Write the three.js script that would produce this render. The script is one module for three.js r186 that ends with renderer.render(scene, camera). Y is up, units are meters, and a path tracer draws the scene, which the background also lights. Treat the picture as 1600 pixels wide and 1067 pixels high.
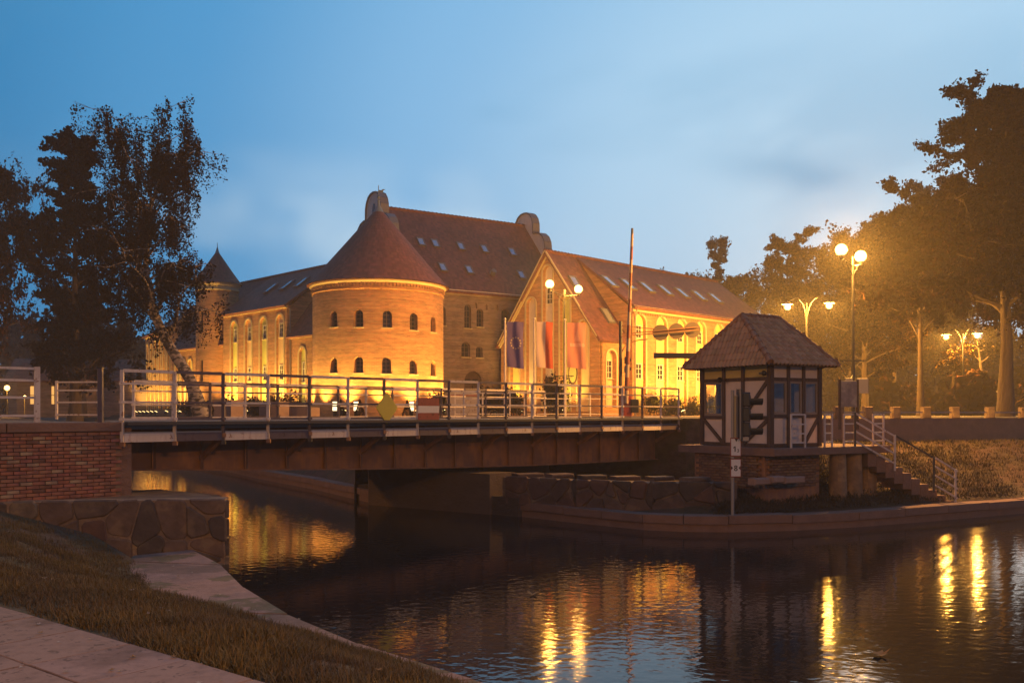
import * as THREE from 'three';
import { mergeGeometries, toCreasedNormals } from 'three/addons/utils/BufferGeometryUtils.js';
import { Brush, Evaluator, SUBTRACTION } from 'three-bvh-csg';

// ---------- camera, sky, sun, exposure (metres; y = 0 is the bridge deck, the camera looks along -z) ----------
const scene = new THREE.Scene();
const EYE = 0.2;
const camera = new THREE.PerspectiveCamera(40.39, 1600 / 1067, 0.1, 900);
camera.position.set(0, EYE, 0);
camera.setViewOffset(1600, 1067, 0, -111.5, 1600, 1067);      // rising lens: uprights stay upright
const renderer = new THREE.WebGLRenderer({ antialias: true });
renderer.toneMapping = THREE.LinearToneMapping;
renderer.toneMappingExposure = 1.0;
renderer.shadowMap.enabled = true;

const R = (deg) => deg * Math.PI / 180;
const clamp = (v, a = 0, b = 1) => Math.min(b, Math.max(a, v));
const lerp = (a, b, t) => a + (b - a) * t;
const smooth = (a, b, v) => { const t = clamp((v - a) / (b - a)); return t * t * (3 - 2 * t); };
function rngOf(seed) { let s = seed | 0; return () => { s = (s + 0x6d2b79f5) | 0; let t = Math.imul(s ^ (s >>> 15), 1 | s); t = (t + Math.imul(t ^ (t >>> 7), 61 | t)) ^ t; return ((t ^ (t >>> 14)) >>> 0) / 4294967296; }; }
const hash = (x, y, s) => { let h = Math.imul(x, 374761393) ^ Math.imul(y, 668265263) ^ Math.imul(s, 1442695041); h = Math.imul(h ^ (h >>> 13), 1274126177); return ((h ^ (h >>> 16)) >>> 0) / 4294967296; };
// value noise that repeats every p cells in x and q in y
function vnoise(x, y, p, q, s) {
  const xi = Math.floor(x), yi = Math.floor(y), fx = x - xi, fy = y - yi, m = (v, n) => ((v % n) + n) % n;
  const ux = fx * fx * (3 - 2 * fx), uy = fy * fy * (3 - 2 * fy);
  const a = hash(m(xi, p), m(yi, q), s), b = hash(m(xi + 1, p), m(yi, q), s), c = hash(m(xi, p), m(yi + 1, q), s), d = hash(m(xi + 1, p), m(yi + 1, q), s);
  return lerp(lerp(a, b, ux), lerp(c, d, ux), uy);
}
function fbm(u, v, f, s, oct = 4, g = f) { let a = 0, w = 0.5, n = 0; for (let i = 0; i < oct; i++) { a += w * vnoise(u * f, v * g, f, g, s + i); n += w; f *= 2; g *= 2; w *= 0.55; } return a / n; }

{ // dusk sky: afterglow low on the right, deep blue away from it, thin cloud near the glow
  const w = 1024, h = 512, data = new Float32Array(w * h * 4);
  const ramp = [[0, .53, .765, .93], [14, .41, .68, .91], [27, .225, .51, .815], [40, .075, .335, .65], [55, .010, .20, .45], [75, .012, .14, .335], [110, .014, .095, .235], [180, .016, .072, .18]];
  const gaz = R(21), gel = R(9), G = [Math.sin(gaz) * Math.cos(gel), Math.sin(gel), -Math.cos(gaz) * Math.cos(gel)];
  for (let j = 0; j < h; j++) for (let i = 0; i < w; i++) {
    const el = ((j + .5) / h - .5) * Math.PI, az = ((i + .5) / w) * 2 * Math.PI - Math.PI;
    const x = Math.cos(az) * Math.cos(el), y = Math.sin(el), z = Math.sin(az) * Math.cos(el);
    const ang = Math.acos(clamp(x * G[0] + y * G[1] + z * G[2], -1, 1)) * 180 / Math.PI;
    let k = 0; while (k < ramp.length - 2 && ang > ramp[k + 1][0]) k++;
    const t = smooth(0, 1, (ang - ramp[k][0]) / (ramp[k + 1][0] - ramp[k][0])) * .5 + .5 * clamp((ang - ramp[k][0]) / (ramp[k + 1][0] - ramp[k][0]));
    const c = [1, 2, 3].map((n) => lerp(ramp[k][n], ramp[k + 1][n], t));
    const ed = el * 180 / Math.PI, ad = az * 180 / Math.PI + 90;                           // 0 = straight ahead
    const uu = (az + Math.PI) / (2 * Math.PI), vv = ed / 90;
    const n1 = fbm(uu + .02 * vnoise(uu * 40, vv * 20, 40, 20, 9), vv * 2.2 - uu * 1.2, 18, 4, 5, 7);
    const band = smooth(2, 6, ed) * (1 - smooth(16, 24, ed));
    const cl = band * smooth(.52, .74, n1) * (1 - smooth(50, 90, ang));
    const n2 = fbm(uu, vv * 1.5, 30, 21, 4, 9);
    const pale = smooth(.5, .8, n2) * smooth(1, 5, ed) * (1 - smooth(10, 17, ed)) * (1 - smooth(30, 60, ang));
    // the one long cloud right of the middle
    const cx = (ad - 17.2) / 4.6, cy = (ed - 13.8 + .22 * (ad - 17.2)) / 1.15, cc = Math.exp(-(cx * cx + cy * cy) * (1.1 + 1.2 * (fbm(uu, vv, 60, 33, 3, 40) - .5)));
    const dk = clamp(cl * .38 + cc * .62);
    const cloud = [.15, .42, .67];
    const o = (j * w + i) * 4;
    for (let n = 0; n < 3; n++) data[o + n] = lerp(lerp(c[n], cloud[n] * Math.min(1, c[2] / .62), dk), [.56, .76, .92][n] * Math.min(1, c[2] / .74), pale * .8);
    data[o + 3] = 1;
  }
  const t = new THREE.DataTexture(data, w, h, THREE.RGBAFormat, THREE.FloatType);
  t.mapping = THREE.EquirectangularReflectionMapping; t.magFilter = THREE.LinearFilter; t.minFilter = THREE.LinearFilter; t.needsUpdate = true;
  scene.background = t; scene.environment = t; scene.environmentIntensity = 1; scene.backgroundIntensity = 1;
}
const sun = new THREE.DirectionalLight(new THREE.Color(1, .8, .62), 0.12);      // what is left of the sunset
sun.position.set(60, 22, -150); sun.target.position.set(0, 0, -40); sun.castShadow = true; sun.shadow.radius = 40;
Object.assign(sun.shadow.camera, { left: -80, right: 80, top: 60, bottom: -60, near: 1, far: 400 }); sun.shadow.mapSize.set(2048, 2048);
scene.add(sun, sun.target);
scene.fog = new THREE.FogExp2(new THREE.Color(1, .95, .9), 0.0012);
const FLOOD = new THREE.Color(1, .53, .09), SODIUM = new THREE.Color(1, .44, .065), LAMPGLOW = new THREE.Color(1, .58, .15);

// ---------- object helpers ----------
const taken = new Map();
function numbered(name) { const n = taken.get(name) || 0; taken.set(name, n + 1); return n ? name + '_' + String(n).padStart(3, '0') : name; }
function tag(o, label, category, group, kind) { o.userData.label = label; o.userData.category = category; if (group) o.userData.group = group; if (kind) o.userData.kind = kind; return o; }
function thing(name, label, category, p = [0, 0, 0], turn = 0, group) {
  const o = new THREE.Group(); o.name = numbered(name); o.position.set(...p); o.rotation.y = turn; scene.add(o); return tag(o, label, category, group);
}
const at = (x, d, y = 0) => [x, y, -d];                 // plan position (right, ahead) to world
const V = (x, y, z) => new THREE.Vector3(x, y, z);
function plain(g) { if (g.index) g = g.toNonIndexed(); for (const n of Object.keys(g.attributes)) if (!['position', 'normal', 'uv', 'color'].includes(n)) g.deleteAttribute(n); g.clearGroups?.(); return g; }
function metreUV(g) {                                    // uv in metres on the plane each triangle mostly faces
  g = plain(g); const p = g.attributes.position, uv = new Float32Array(p.count * 2), a = V(), b = V(), c = V(), n = V();
  for (let i = 0; i < p.count; i += 3) {
    a.fromBufferAttribute(p, i); b.fromBufferAttribute(p, i + 1); c.fromBufferAttribute(p, i + 2);
    n.copy(b).sub(a).cross(c.clone().sub(a)); const x = Math.abs(n.x), y = Math.abs(n.y), z = Math.abs(n.z);
    [a, b, c].forEach((q, k) => { const o = (i + k) * 2; if (y > x && y > z) { uv[o] = q.x; uv[o + 1] = q.z; } else if (x > z) { uv[o] = q.z; uv[o + 1] = q.y; } else { uv[o] = q.x; uv[o + 1] = q.y; } });
  }
  g.setAttribute('uv', new THREE.BufferAttribute(uv, 2)); return g;
}
function put(o, name, parent) {
  o.name = parent ? name : numbered(name); o.castShadow = o.receiveShadow = true; (parent || scene).add(o); return o;
}
function obj(name, geos, mat, parent, keepUV) {
  let list = [].concat(geos).map(plain); let g = list.length > 1 ? mergeGeometries(list) : list[0];
  if (!keepUV) g = metreUV(g);
  return put(new THREE.Mesh(g, mat), name, parent);
}
function struct(name, geos, mat, label, keepUV) { const o = obj(name, geos, mat, null, keepUV); o.userData.kind = 'structure'; if (label) o.userData.label = label; return o; }
function box(w, h, d, x = 0, y = 0, z = 0, ry = 0) { const g = new THREE.BoxGeometry(w, h, d); if (ry) g.rotateY(ry); return plain(g.translate(x, y, z)); }
function cbox(w, h, d, x = 0, y = 0, z = 0, e = .02) {     // box with chamfered upright and front edges
  const s = new THREE.Shape(), a = w / 2 - e, b = h / 2 - e; s.moveTo(-a, -b); s.lineTo(a, -b); s.lineTo(a, b); s.lineTo(-a, b); s.closePath();
  const g = new THREE.ExtrudeGeometry(s, { depth: d - 2 * e, bevelEnabled: true, bevelThickness: e, bevelSize: e, bevelSegments: 1, steps: 1 }); return plain(g.translate(x, y, z - d / 2 + e));
}
function bar(p, q, w, h = w) {                            // straight member from p to q, w wide and h high
  const a = V(...p), b = V(...q), l = a.distanceTo(b), dir = b.clone().sub(a).normalize(), up = Math.abs(dir.y) > .98 ? V(0, 0, 1) : V(0, 1, 0);
  const x = up.clone().cross(dir).normalize(), y = dir.clone().cross(x), m = new THREE.Matrix4().makeBasis(x, y, dir).setPosition(a.clone().add(b).multiplyScalar(.5));
  return plain(new THREE.BoxGeometry(w, h, l).applyMatrix4(m));
}
function rod(p, q, r, r2 = r, seg = 8) {
  const a = V(...p), b = V(...q), dir = b.clone().sub(a), l = dir.length(), g = new THREE.CylinderGeometry(r2, r, l, seg);
  g.applyQuaternion(new THREE.Quaternion().setFromUnitVectors(V(0, 1, 0), dir.normalize())); return plain(g.translate((a.x + b.x) / 2, (a.y + b.y) / 2, (a.z + b.z) / 2));
}
function tube(pts, radii, seg = 7, gnarl = 0) {                      // tapered tube through points
  const curve = new THREE.CatmullRomCurve3(pts), n = (pts.length - 1) * (gnarl ? 6 : 3), P = curve.getPoints(n), pos = [], nor = [], uv = [], idx = []; let len = 0;
  const fr = curve.computeFrenetFrames(n, false);
  for (let i = 0; i <= n; i++) {
    const t = i / n * (radii.length - 1), k = Math.min(radii.length - 2, Math.floor(t)), r = lerp(radii[k], radii[k + 1], t - k); if (i) len += P[i].distanceTo(P[i - 1]);
    for (let j = 0; j <= seg; j++) { const a = j / seg * Math.PI * 2, d = fr.normals[i].clone().multiplyScalar(Math.cos(a)).addScaledVector(fr.binormals[i], Math.sin(a)), rg = r * (gnarl ? 1 + gnarl * (Math.sin(3 * a + len * .7) * .5 + Math.sin(7 * a - len * 1.1) * .35 + 1.6 * (vnoise((j % seg) * .9, len * 1.3 + 40, seg, 9999, 6) - .5)) + gnarl * 2.2 * Math.exp(-len * 1.6) : 1); pos.push(P[i].x + d.x * rg, P[i].y + d.y * rg, P[i].z + d.z * rg); nor.push(d.x, d.y, d.z); uv.push(j / seg * 2 * Math.PI * Math.max(r, .05), len); }
  }
  for (let i = 0; i < n; i++) for (let j = 0; j < seg; j++) { const a = i * (seg + 1) + j, b = a + seg + 1; idx.push(a, a + 1, b, b, a + 1, b + 1); }
  const g = new THREE.BufferGeometry(); g.setAttribute('position', new THREE.Float32BufferAttribute(pos, 3)); g.setAttribute('normal', new THREE.Float32BufferAttribute(nor, 3)); g.setAttribute('uv', new THREE.Float32BufferAttribute(uv, 2)); g.setIndex(idx); return plain(g);
}
function extr(shape, depth, bevel = 0) { return plain(new THREE.ExtrudeGeometry(shape, { depth, bevelEnabled: bevel > 0, bevelThickness: bevel, bevelSize: bevel, bevelSegments: 1, curveSegments: 10, steps: 1 })); }
const poly = (pts) => { const s = new THREE.Shape(); pts.forEach(([x, y], i) => i ? s.lineTo(x, y) : s.moveTo(x, y)); s.closePath(); return s; };
function slabOf(pts, top, th) { return extr(poly(pts.map(([x, d]) => [x, d])), th).rotateX(-Math.PI / 2).translate(0, top - th, 0); }       // plan polygon (x, d) as a slab
function quad(a, b, c, d, th) {                           // roof plane: a, b along the eave, c, d along the ridge; uv in metres along the slope
  const A = V(...a), B = V(...b), C = V(...c), D = V(...d), ex = B.clone().sub(A).normalize(), n = ex.clone().cross(D.clone().sub(A)).normalize(), ey = n.clone().cross(ex);
  const L = [A, B, C, D], low = L.map((p) => p.clone().addScaledVector(n, -th)), pos = [], uv = [];
  const f = (p, q, r, s) => { for (const v of [p, q, r, p, r, s]) { pos.push(v.x, v.y, v.z); const w = v.clone().sub(A); uv.push(w.dot(ex), w.dot(ey)); } };
  f(...L); f(low[3], low[2], low[1], low[0]); for (let i = 0; i < 4; i++) { const j = (i + 1) % 4; f(L[j], L[i], low[i], low[j]); }
  const g = new THREE.BufferGeometry(); g.setAttribute('position', new THREE.Float32BufferAttribute(pos, 3)); g.setAttribute('uv', new THREE.Float32BufferAttribute(uv, 2)); g.computeVertexNormals(); return g;
}
function archPts(cx, w, y0, top, n = 10) { const r = w / 2, p = [[cx - r, y0], [cx + r, y0]]; for (let i = 0; i <= n; i++) { const a = i / n * Math.PI; p.push([cx + r * Math.cos(a), top - r + r * Math.sin(a)]); } return p; }

// ---------- textures ----------
const enc = (c) => { c = clamp(c); return Math.round(255 * (c <= .0031308 ? 12.92 * c : 1.055 * Math.pow(c, 1 / 2.4) - .055)); };
function tex(w, h, mx, my, fn, colour = true) {
  const d = new Uint8Array(w * h * 4);
  for (let j = 0; j < h; j++) for (let i = 0; i < w; i++) { const c = fn((i + .5) / w, (j + .5) / h), o = (j * w + i) * 4; if (colour) { d[o] = enc(c[0]); d[o + 1] = enc(c[1]); d[o + 2] = enc(c[2]); } else { const v = Math.round(255 * clamp(c)); d[o] = d[o + 1] = d[o + 2] = v; } d[o + 3] = 255; }
  const t = new THREE.DataTexture(d, w, h); t.magFilter = THREE.LinearFilter; t.minFilter = THREE.LinearMipmapLinearFilter; t.generateMipmaps = true; t.wrapS = t.wrapT = THREE.RepeatWrapping; if (colour) t.colorSpace = THREE.SRGBColorSpace; t.repeat.set(1 / mx, 1 / my); t.needsUpdate = true; return t;
}
const std = (o) => new THREE.MeshStandardMaterial({ roughness: .85, ...o });
const rgb = (r, g, b) => new THREE.Color().setRGB(r, g, b);
const mix = (a, b, t) => a.map((v, i) => lerp(v, b[i], t));
function brickTex(tint, mortar, seed) {                   // small far-off brickwork, 4.8 x 4.8 m
  const NC = 48, NB = 16;
  const f = (u, v) => { const y = v * NC, r = Math.floor(y), x = u * NB + (r % 2) * .5, c = Math.floor(x), fx = x - c, fy = y - r; return { r, c: ((c % NB) + NB) % NB, m: fx < .04 || fy < .14 }; };
  return [tex(1024, 1024, 4.8, 4.8, (u, v) => {
    const b = f(u, v), k = hash(b.r, b.c, seed), k2 = hash(b.c, b.r, seed + 5), st = fbm(u, v, 6, seed + 11, 4), ro = hash(b.r, 7, seed + 3);
    const sk = fbm(u, v, 4, seed + 17, 3, 48), sk2 = fbm(u, v, 9, seed + 23, 2, 24); let c = tint.map((t, i) => t * (.45 + .34 * k + .24 * (ro - .5) + .75 * sk + .3 * (sk2 - .5)) * (i ? 1 + .2 * (k2 - .5) : 1));
    if (b.m) c = mortar; return c.map((q) => q * (.8 + .4 * st));
  }), tex(1024, 1024, 4.8, 4.8, (u, v) => { const b = f(u, v); return b.m ? .2 : .6 + .4 * hash(b.r, b.c, seed + 8); }, false)];
}
function roofTex(tint, seed) {                            // plain tiles, courses 0.3 m, tiles 0.2 m, 4.8 x 4.8 m
  const f = (u, v) => { const y = v * 16, r = Math.floor(y), x = u * 24 + (r % 2) * .5, c = Math.floor(x); return { r, c: ((c % 24) + 24) % 24, fx: x - c, fy: y - r }; };
  return [tex(768, 768, 4.8, 4.8, (u, v) => { const b = f(u, v), k = hash(b.r, b.c, seed), st = fbm(u, v, 4, seed + 2, 5); return tint.map((t, i) => t * (.7 + .5 * k) * (.7 + .6 * st) * (i === 1 ? .92 + .16 * hash(b.c, b.r, 3) : 1)); }),
    tex(768, 768, 4.8, 4.8, (u, v) => { const b = f(u, v); return (1 - b.fy) * .85 * (b.fx < .06 ? .5 : 1) + .15 * hash(b.r, b.c, seed + 1); }, false)];
}
function grain(seed, lo, hi, f = 8, sx = 256, m = 2, extra) { return tex(sx, sx, m, m, (u, v) => { const n = fbm(u, v, f, seed, 5), n2 = fbm(u, v, 3, seed + 20, 3), k = lerp(lo, hi, .65 * n + .35 * n2); return extra ? extra([k, k, k], u, v, n, n2) : [k, k, k]; }); }
const [brA, brAb] = brickTex([.39, .185, .085], [.36, .28, .18], 1);
const [brG, brGb] = brickTex([.215, .145, .115], [.22, .18, .15], 31);
const [rfA, rfAb] = roofTex([.165, .060, .046], 50);
const plas = grain(70, .72, 1.02, 10, 512, 3), conc = grain(80, .6, 1.1, 12, 512, 2.5, (c, u, v, n, n2) => { const s = smooth(.56, .75, n2); return [c[0] * (1 - .25 * s), c[1] * (1 - .25 * s), c[2] * (1 - .28 * s)]; });
const apronT = tex(1024, 1024, 5, 5, (u, v) => { const n = fbm(u, v, 24, 182, 4), d = smooth(.5, .62, fbm(u, v, 5, 188, 6)), m = smooth(.57, .66, fbm(u, v, 9, 196, 5)), k = .7 + .5 * n; return mix(mix([.34, .205, .16], [.19, .12, .085], d * .8), [.13, .11, .05], m * .8).map((q) => q * k); });
const slabT = tex(1024, 1024, 3, 3, (u, v) => { const n = fbm(u, v, 40, 210, 4), d = smooth(.48, .66, fbm(u, v, 5, 215, 6)), sp = smooth(.70, .76, fbm(u, v, 60, 222, 3)), k = .66 + .6 * n; return mix([1, 1, 1], [.62, .6, .58], d).map((q) => q * k * (1 - .45 * sp)); });
const concB = tex(256, 256, .8, .8, (u, v) => fbm(u, v, 16, 87, 5), false);
const worn = tex(512, 512, 1.1, 1.1, (u, v) => { const n = fbm(u, v, 6, 90, 5), r = smooth(.66, .74, fbm(u, v, 14, 95, 5)), st = smooth(.55, .8, fbm(u, v, 20, 99, 3, 3)); return mix([.95 - .2 * n, .92 - .2 * n, .9 - .2 * n], [.30, .13, .06], r * .8).map((q, i) => q * (1 - .22 * st * (i ? 1 : .7))); });
const rust = tex(512, 512, 2.4, 2.4, (u, v) => { const n = fbm(u, v, 5, 110, 5), st = fbm(u, v, 24, 115, 4, 3), k = smooth(.4, .7, n * .5 + st * .5); return mix([.20, .10, .065], [.30, .14, .06], k).map((q) => q * (.7 + .6 * n)); });
const barkT = tex(256, 512, .8, 1.6, (u, v) => { const n = fbm(u, v, 18, 120, 4, 4), k = .5 + .9 * n; return [.085 * k, .06 * k, .045 * k]; });
const barkB = tex(256, 512, .8, 1.6, (u, v) => fbm(u, v, 18, 120, 4, 4), false);
const birchT = tex(256, 512, .9, 1.8, (u, v) => { const n = fbm(u, v, 4, 130, 5, 14), m = smooth(.47, .56, n), k = fbm(u, v, 9, 137, 3); return mix([.30, .24, .21], [.05, .038, .034], m).map((q) => q * (.7 + .5 * k)); });
const grassT = tex(512, 512, 3, 3, (u, v) => { const n = fbm(u, v, 14, 140, 5), m = fbm(u, v, 4, 146, 4); return mix([.085, .066, .028], [.105, .066, .042], smooth(.4, .65, m)).map((q) => q * (.5 + 1.0 * n)); });
const grassB = tex(512, 512, 1.5, 1.5, (u, v) => fbm(u, v, 32, 148, 4), false);
const roadT = tex(512, 512, 3, 3, (u, v) => { const n = fbm(u, v, 60, 150, 3), m = fbm(u, v, 4, 155, 4), k = .5 + .5 * n + .5 * m; return [.075 * k, .068 * k, .064 * k]; });
const stoneT = tex(512, 512, 1.4, 1.4, (u, v) => { const n = fbm(u, v, 7, 160, 6), s = smooth(.55, .7, fbm(u, v, 5, 166, 4)); return mix([.72, .66, .6], [.95, .88, .7], s).map((q) => q * (.55 + .8 * n)); });
const stoneB = tex(512, 512, 1.4, 1.4, (u, v) => fbm(u, v, 7, 160, 6), false);
const WAVES = (() => { const r = rngOf(77), L = []; for (let i = 0; i < 110; i++) { const k = Math.round(22 * Math.pow(8.5, r())), a = (r() - .5) * 2.2 + Math.PI / 2; L.push([Math.round(k * Math.cos(a)), Math.round(k * Math.sin(a)), r() * 6.283, 1 / Math.pow(k, 1.15)]); } const s = L.reduce((q, w) => q + w[3] * w[3] / 2, 0); L.forEach((w) => w[3] /= Math.sqrt(s)); return L; })();
const waveB = tex(1536, 1536, 9, 9, (u, v) => { let h = 0; for (const [a, b, p, w] of WAVES) h += w * Math.sin(6.28318 * (a * u + b * v) + p); return .5 + h * .14; }, false);

// ---------- materials ----------
const M = {
  brick: std({ map: brA, bumpMap: brAb, bumpScale: .02 }), greyBrick: std({ map: brG, bumpMap: brGb, bumpScale: .02 }),
  roof: std({ map: rfA, bumpMap: rfAb, bumpScale: .04, roughness: .8 }),
  plasterYellow: std({ map: plas, color: rgb(.76, .66, .24) }), plasterLime: std({ map: plas, color: rgb(.64, .66, .20) }), plasterPeach: std({ map: plas, color: rgb(.76, .55, .32) }), plasterPale: std({ map: plas, color: rgb(.72, .63, .56) }),
  trim: std({ map: plas, color: rgb(.56, .46, .28) }), whiteFrame: std({ color: rgb(.62, .58, .52), roughness: .5 }), darkFrame: std({ color: rgb(.10, .06, .045), roughness: .6 }),
  glassDark: new THREE.MeshPhysicalMaterial({ color: rgb(.02, .022, .026), roughness: .06, ior: 1.5 }), skyGlass: new THREE.MeshPhysicalMaterial({ color: rgb(.42, .47, .52), roughness: .1, metalness: .55, ior: 1.6 }),
  copper: std({ color: rgb(.20, .25, .27), metalness: .3, roughness: .6, map: plas }), lead: std({ color: rgb(.16, .15, .155), roughness: .55, metalness: .3 }),
  white: std({ map: worn, color: rgb(.70, .62, .58), roughness: .55 }), navy: std({ map: worn, color: rgb(.115, .085, .105), roughness: .5 }),
  steel: std({ map: rust, roughness: .75 }), darkSteel: std({ color: rgb(.045, .038, .037), roughness: .6 }), galv: std({ color: rgb(.30, .27, .25), roughness: .5, metalness: .4 }),
  concrete: std({ map: conc, color: rgb(.35, .225, .18), bumpMap: concB, bumpScale: .006, roughness: .95 }), apron: std({ map: apronT, bumpMap: concB, bumpScale: .01, roughness: .95 }), oldConcrete: std({ map: conc, color: rgb(.235, .135, .10), bumpMap: concB, bumpScale: .012, roughness: .95 }),
  mortar: std({ map: stoneT, color: rgb(.20, .15, .125), bumpMap: concB, bumpScale: .01, roughness: .95 }), road: std({ map: roadT, roughness: .9 }), litter: std({ map: grassT, color: rgb(.72, .58, .5), bumpMap: grassB, bumpScale: .03, roughness: .95 }), grass: std({ map: grassT, bumpMap: grassB, bumpScale: .03, roughness: .95 }),
  bark: std({ map: barkT, bumpMap: barkB, bumpScale: .06, roughness: .95 }), birch: std({ map: birchT, roughness: .8 }), earth: std({ map: conc, color: rgb(.07, .05, .042), bumpMap: concB, bumpScale: .03, roughness: 1 }),
  timber: std({ map: barkT, color: rgb(.95, .75, .65), roughness: .8 }), infill: std({ map: plas, color: rgb(.74, .58, .48) }), infillYellow: std({ map: plas, color: rgb(.62, .46, .16) }),
  black: std({ color: rgb(.018, .017, .017), roughness: .5 }), redPaint: std({ map: worn, color: rgb(.32, .055, .038), roughness: .5 }), signYellow: std({ color: rgb(.60, .50, .06), roughness: .5, map: plas }), signWhite: std({ color: rgb(.72, .68, .66), roughness: .5, map: plas }),
  glass: new THREE.MeshPhysicalMaterial({ color: rgb(.93, .95, .95), transmission: 1, thickness: 0, roughness: .02, ior: 1.5 }),
};
M.globe = std({ color: rgb(.9, .85, .75), emissive: LAMPGLOW, emissiveIntensity: 6, roughness: .3 });
M.floodLens = std({ color: rgb(.9, .85, .75), emissive: new THREE.Color(1, .7, .25), emissiveIntensity: 5, roughness: .3 });
M.litPane = std({ color: rgb(.8, .6, .3), emissive: new THREE.Color(1, .5, .12), emissiveIntensity: .9, roughness: .4 });
M.lanternLit = std({ color: rgb(.9, .85, .75), emissive: new THREE.Color(1, .78, .42), emissiveIntensity: 2.2, roughness: .3 });

// ---------- ground, canal, banks ----------
const A0 = [-8.75, 20.8], BU = [.69, .725], BN = [-.725, .69];           // near end of the bridge edge, along the bridge, across it (plan)
const BP = (k, w) => [A0[0] + BU[0] * k + BN[0] * w, A0[1] + BU[1] * k + BN[1] * w];
const B3 = (k, w, y) => { const p = BP(k, w); return [p[0], y, -p[1]]; };
const WATER = -3.0;
struct('canal_bed', slabOf([[-320, -60], [320, -60], [320, 420], [-320, 420]], -5.2, .4), M.earth);
{
  const g = new THREE.PlaneGeometry(260, 240).rotateX(-Math.PI / 2).translate(10, WATER, -90);
  const m = new THREE.MeshPhysicalMaterial({ color: rgb(.016, .015, .015), roughness: .045, ior: 1.34, bumpMap: waveB, bumpScale: .0026 });
  struct('canal_water', g, m, 'dark calm canal water');
}
const QUAY = [[72, 49], [40, 37], [25, 32.5], [16.4, 29.5], [13, 27.6], [9.7, 25.9], [7.6, 25.1], [5.8, 24.8], [4.6, 24.9], [3.56, 25.3], [1.5, 27.2], [-.4, 29.2], [-4.8, 32.4], [-8.3, 38.7], [-12.4, 45], [-20, 58], [-40, 90], [-92, 172]];
const TOP = [[70, 63, -1.0], [42, 51.5, -1.0], [28, 45.2, -1.0], [19.5, 40.8, -1.0], [16, 38.6, -1.0], [13, 36.9, -.9], [10.6, 34.5, -1.2], [7.6, 29.5, -1.7], [5.9, 28.6, -2.1], [4.6, 28.6, -2.2], [2.2, 29.2, -2.35], [.1, 29.7, -2.4], [-3.6, 33.6, -.35], [-5.6, 40.2, -.1], [-9.6, 46.6, -.06], [-17.4, 59.5, -.06], [-37, 91.5, -.06], [-88, 173, -.06]];
{ // stone-edged quay of the far bank, one coping piece after another
  const quay = new THREE.Group(); put(quay, 'quay'); quay.userData.kind = 'structure';
  const r = rngOf(5); const inn = (i) => { const a = QUAY[Math.max(0, i - 1)], b = QUAY[Math.min(QUAY.length - 1, i + 1)], dx = b[0] - a[0], dy = b[1] - a[1], l = Math.hypot(dx, dy); return [QUAY[i][0] + dy / l * .55, QUAY[i][1] - dx / l * .55]; };
  for (let i = 0; i < QUAY.length - 1; i++) {
    const a = QUAY[i], b = QUAY[i + 1], c = inn(i + 1), d = inn(i), L = Math.hypot(b[0] - a[0], b[1] - a[1]), n = L < 16 ? Math.max(1, Math.round(L / 1.6)) : 1;
    for (let k = 0; k < n; k++) {
      const s = (t, p, q) => [lerp(p[0], q[0], t), lerp(p[1], q[1], t)], e = .012 / L, t0 = k / n + e, t1 = (k + 1) / n - e, lift = (r() - .5) * .03;
      obj('coping_stone', slabOf([s(t0, a, b), s(t1, a, b), s(t1, d, c), s(t0, d, c)].reverse(), -2.56 + lift, .22), M.oldConcrete, quay);
    }
    obj('quay_wall', slabOf([[a[0] + (d[0] - a[0]) * .12, a[1] + (d[1] - a[1]) * .12], [b[0] + (c[0] - b[0]) * .12, b[1] + (c[1] - b[1]) * .12], c, d].reverse(), -2.79, 2), M.oldConcrete, quay);
  }
  // grass slope from the quay up to street level
  const pos = [], uv = [], idx = [], NS = 8, N = QUAY.length, SUB = 6; const st = (N - 1) * SUB;
  for (let i = 0; i <= st; i++) {
    const k = Math.min(N - 2, Math.floor(i / SUB)), f = i / SUB - k, q0 = inn(k), q1 = inn(k + 1), q = [lerp(q0[0], q1[0], f), lerp(q0[1], q1[1], f)], t = [0, 1, 2].map((n) => lerp(TOP[k][n], TOP[k + 1][n], f));
    for (let j = 0; j <= NS; j++) { const v = j / NS, x = lerp(q[0], t[0], v), d = lerp(q[1], t[1], v), e = j && j < NS ? (vnoise(x * .9 + 300, d * .9 + 300, 9999, 9999, 3) - .5) * .22 : 0; pos.push(x, lerp(-2.62, t[2], v * .75 + .25 * smooth(0, 1, v)) + e, -d); uv.push(x, d); }
  }
  for (let i = 0; i < st; i++) for (let j = 0; j < NS; j++) { const a = i * (NS + 1) + j, b = a + NS + 1; idx.push(a, a + 1, b, b, a + 1, b + 1); }
  const g = new THREE.BufferGeometry(); g.setAttribute('position', new THREE.Float32BufferAttribute(pos, 3)); g.setAttribute('uv', new THREE.Float32BufferAttribute(uv, 2)); g.setIndex(idx); g.computeVertexNormals();
  struct('embankment', g, M.litter, 'worn grass slope between the quay and the street', true);
}
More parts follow.
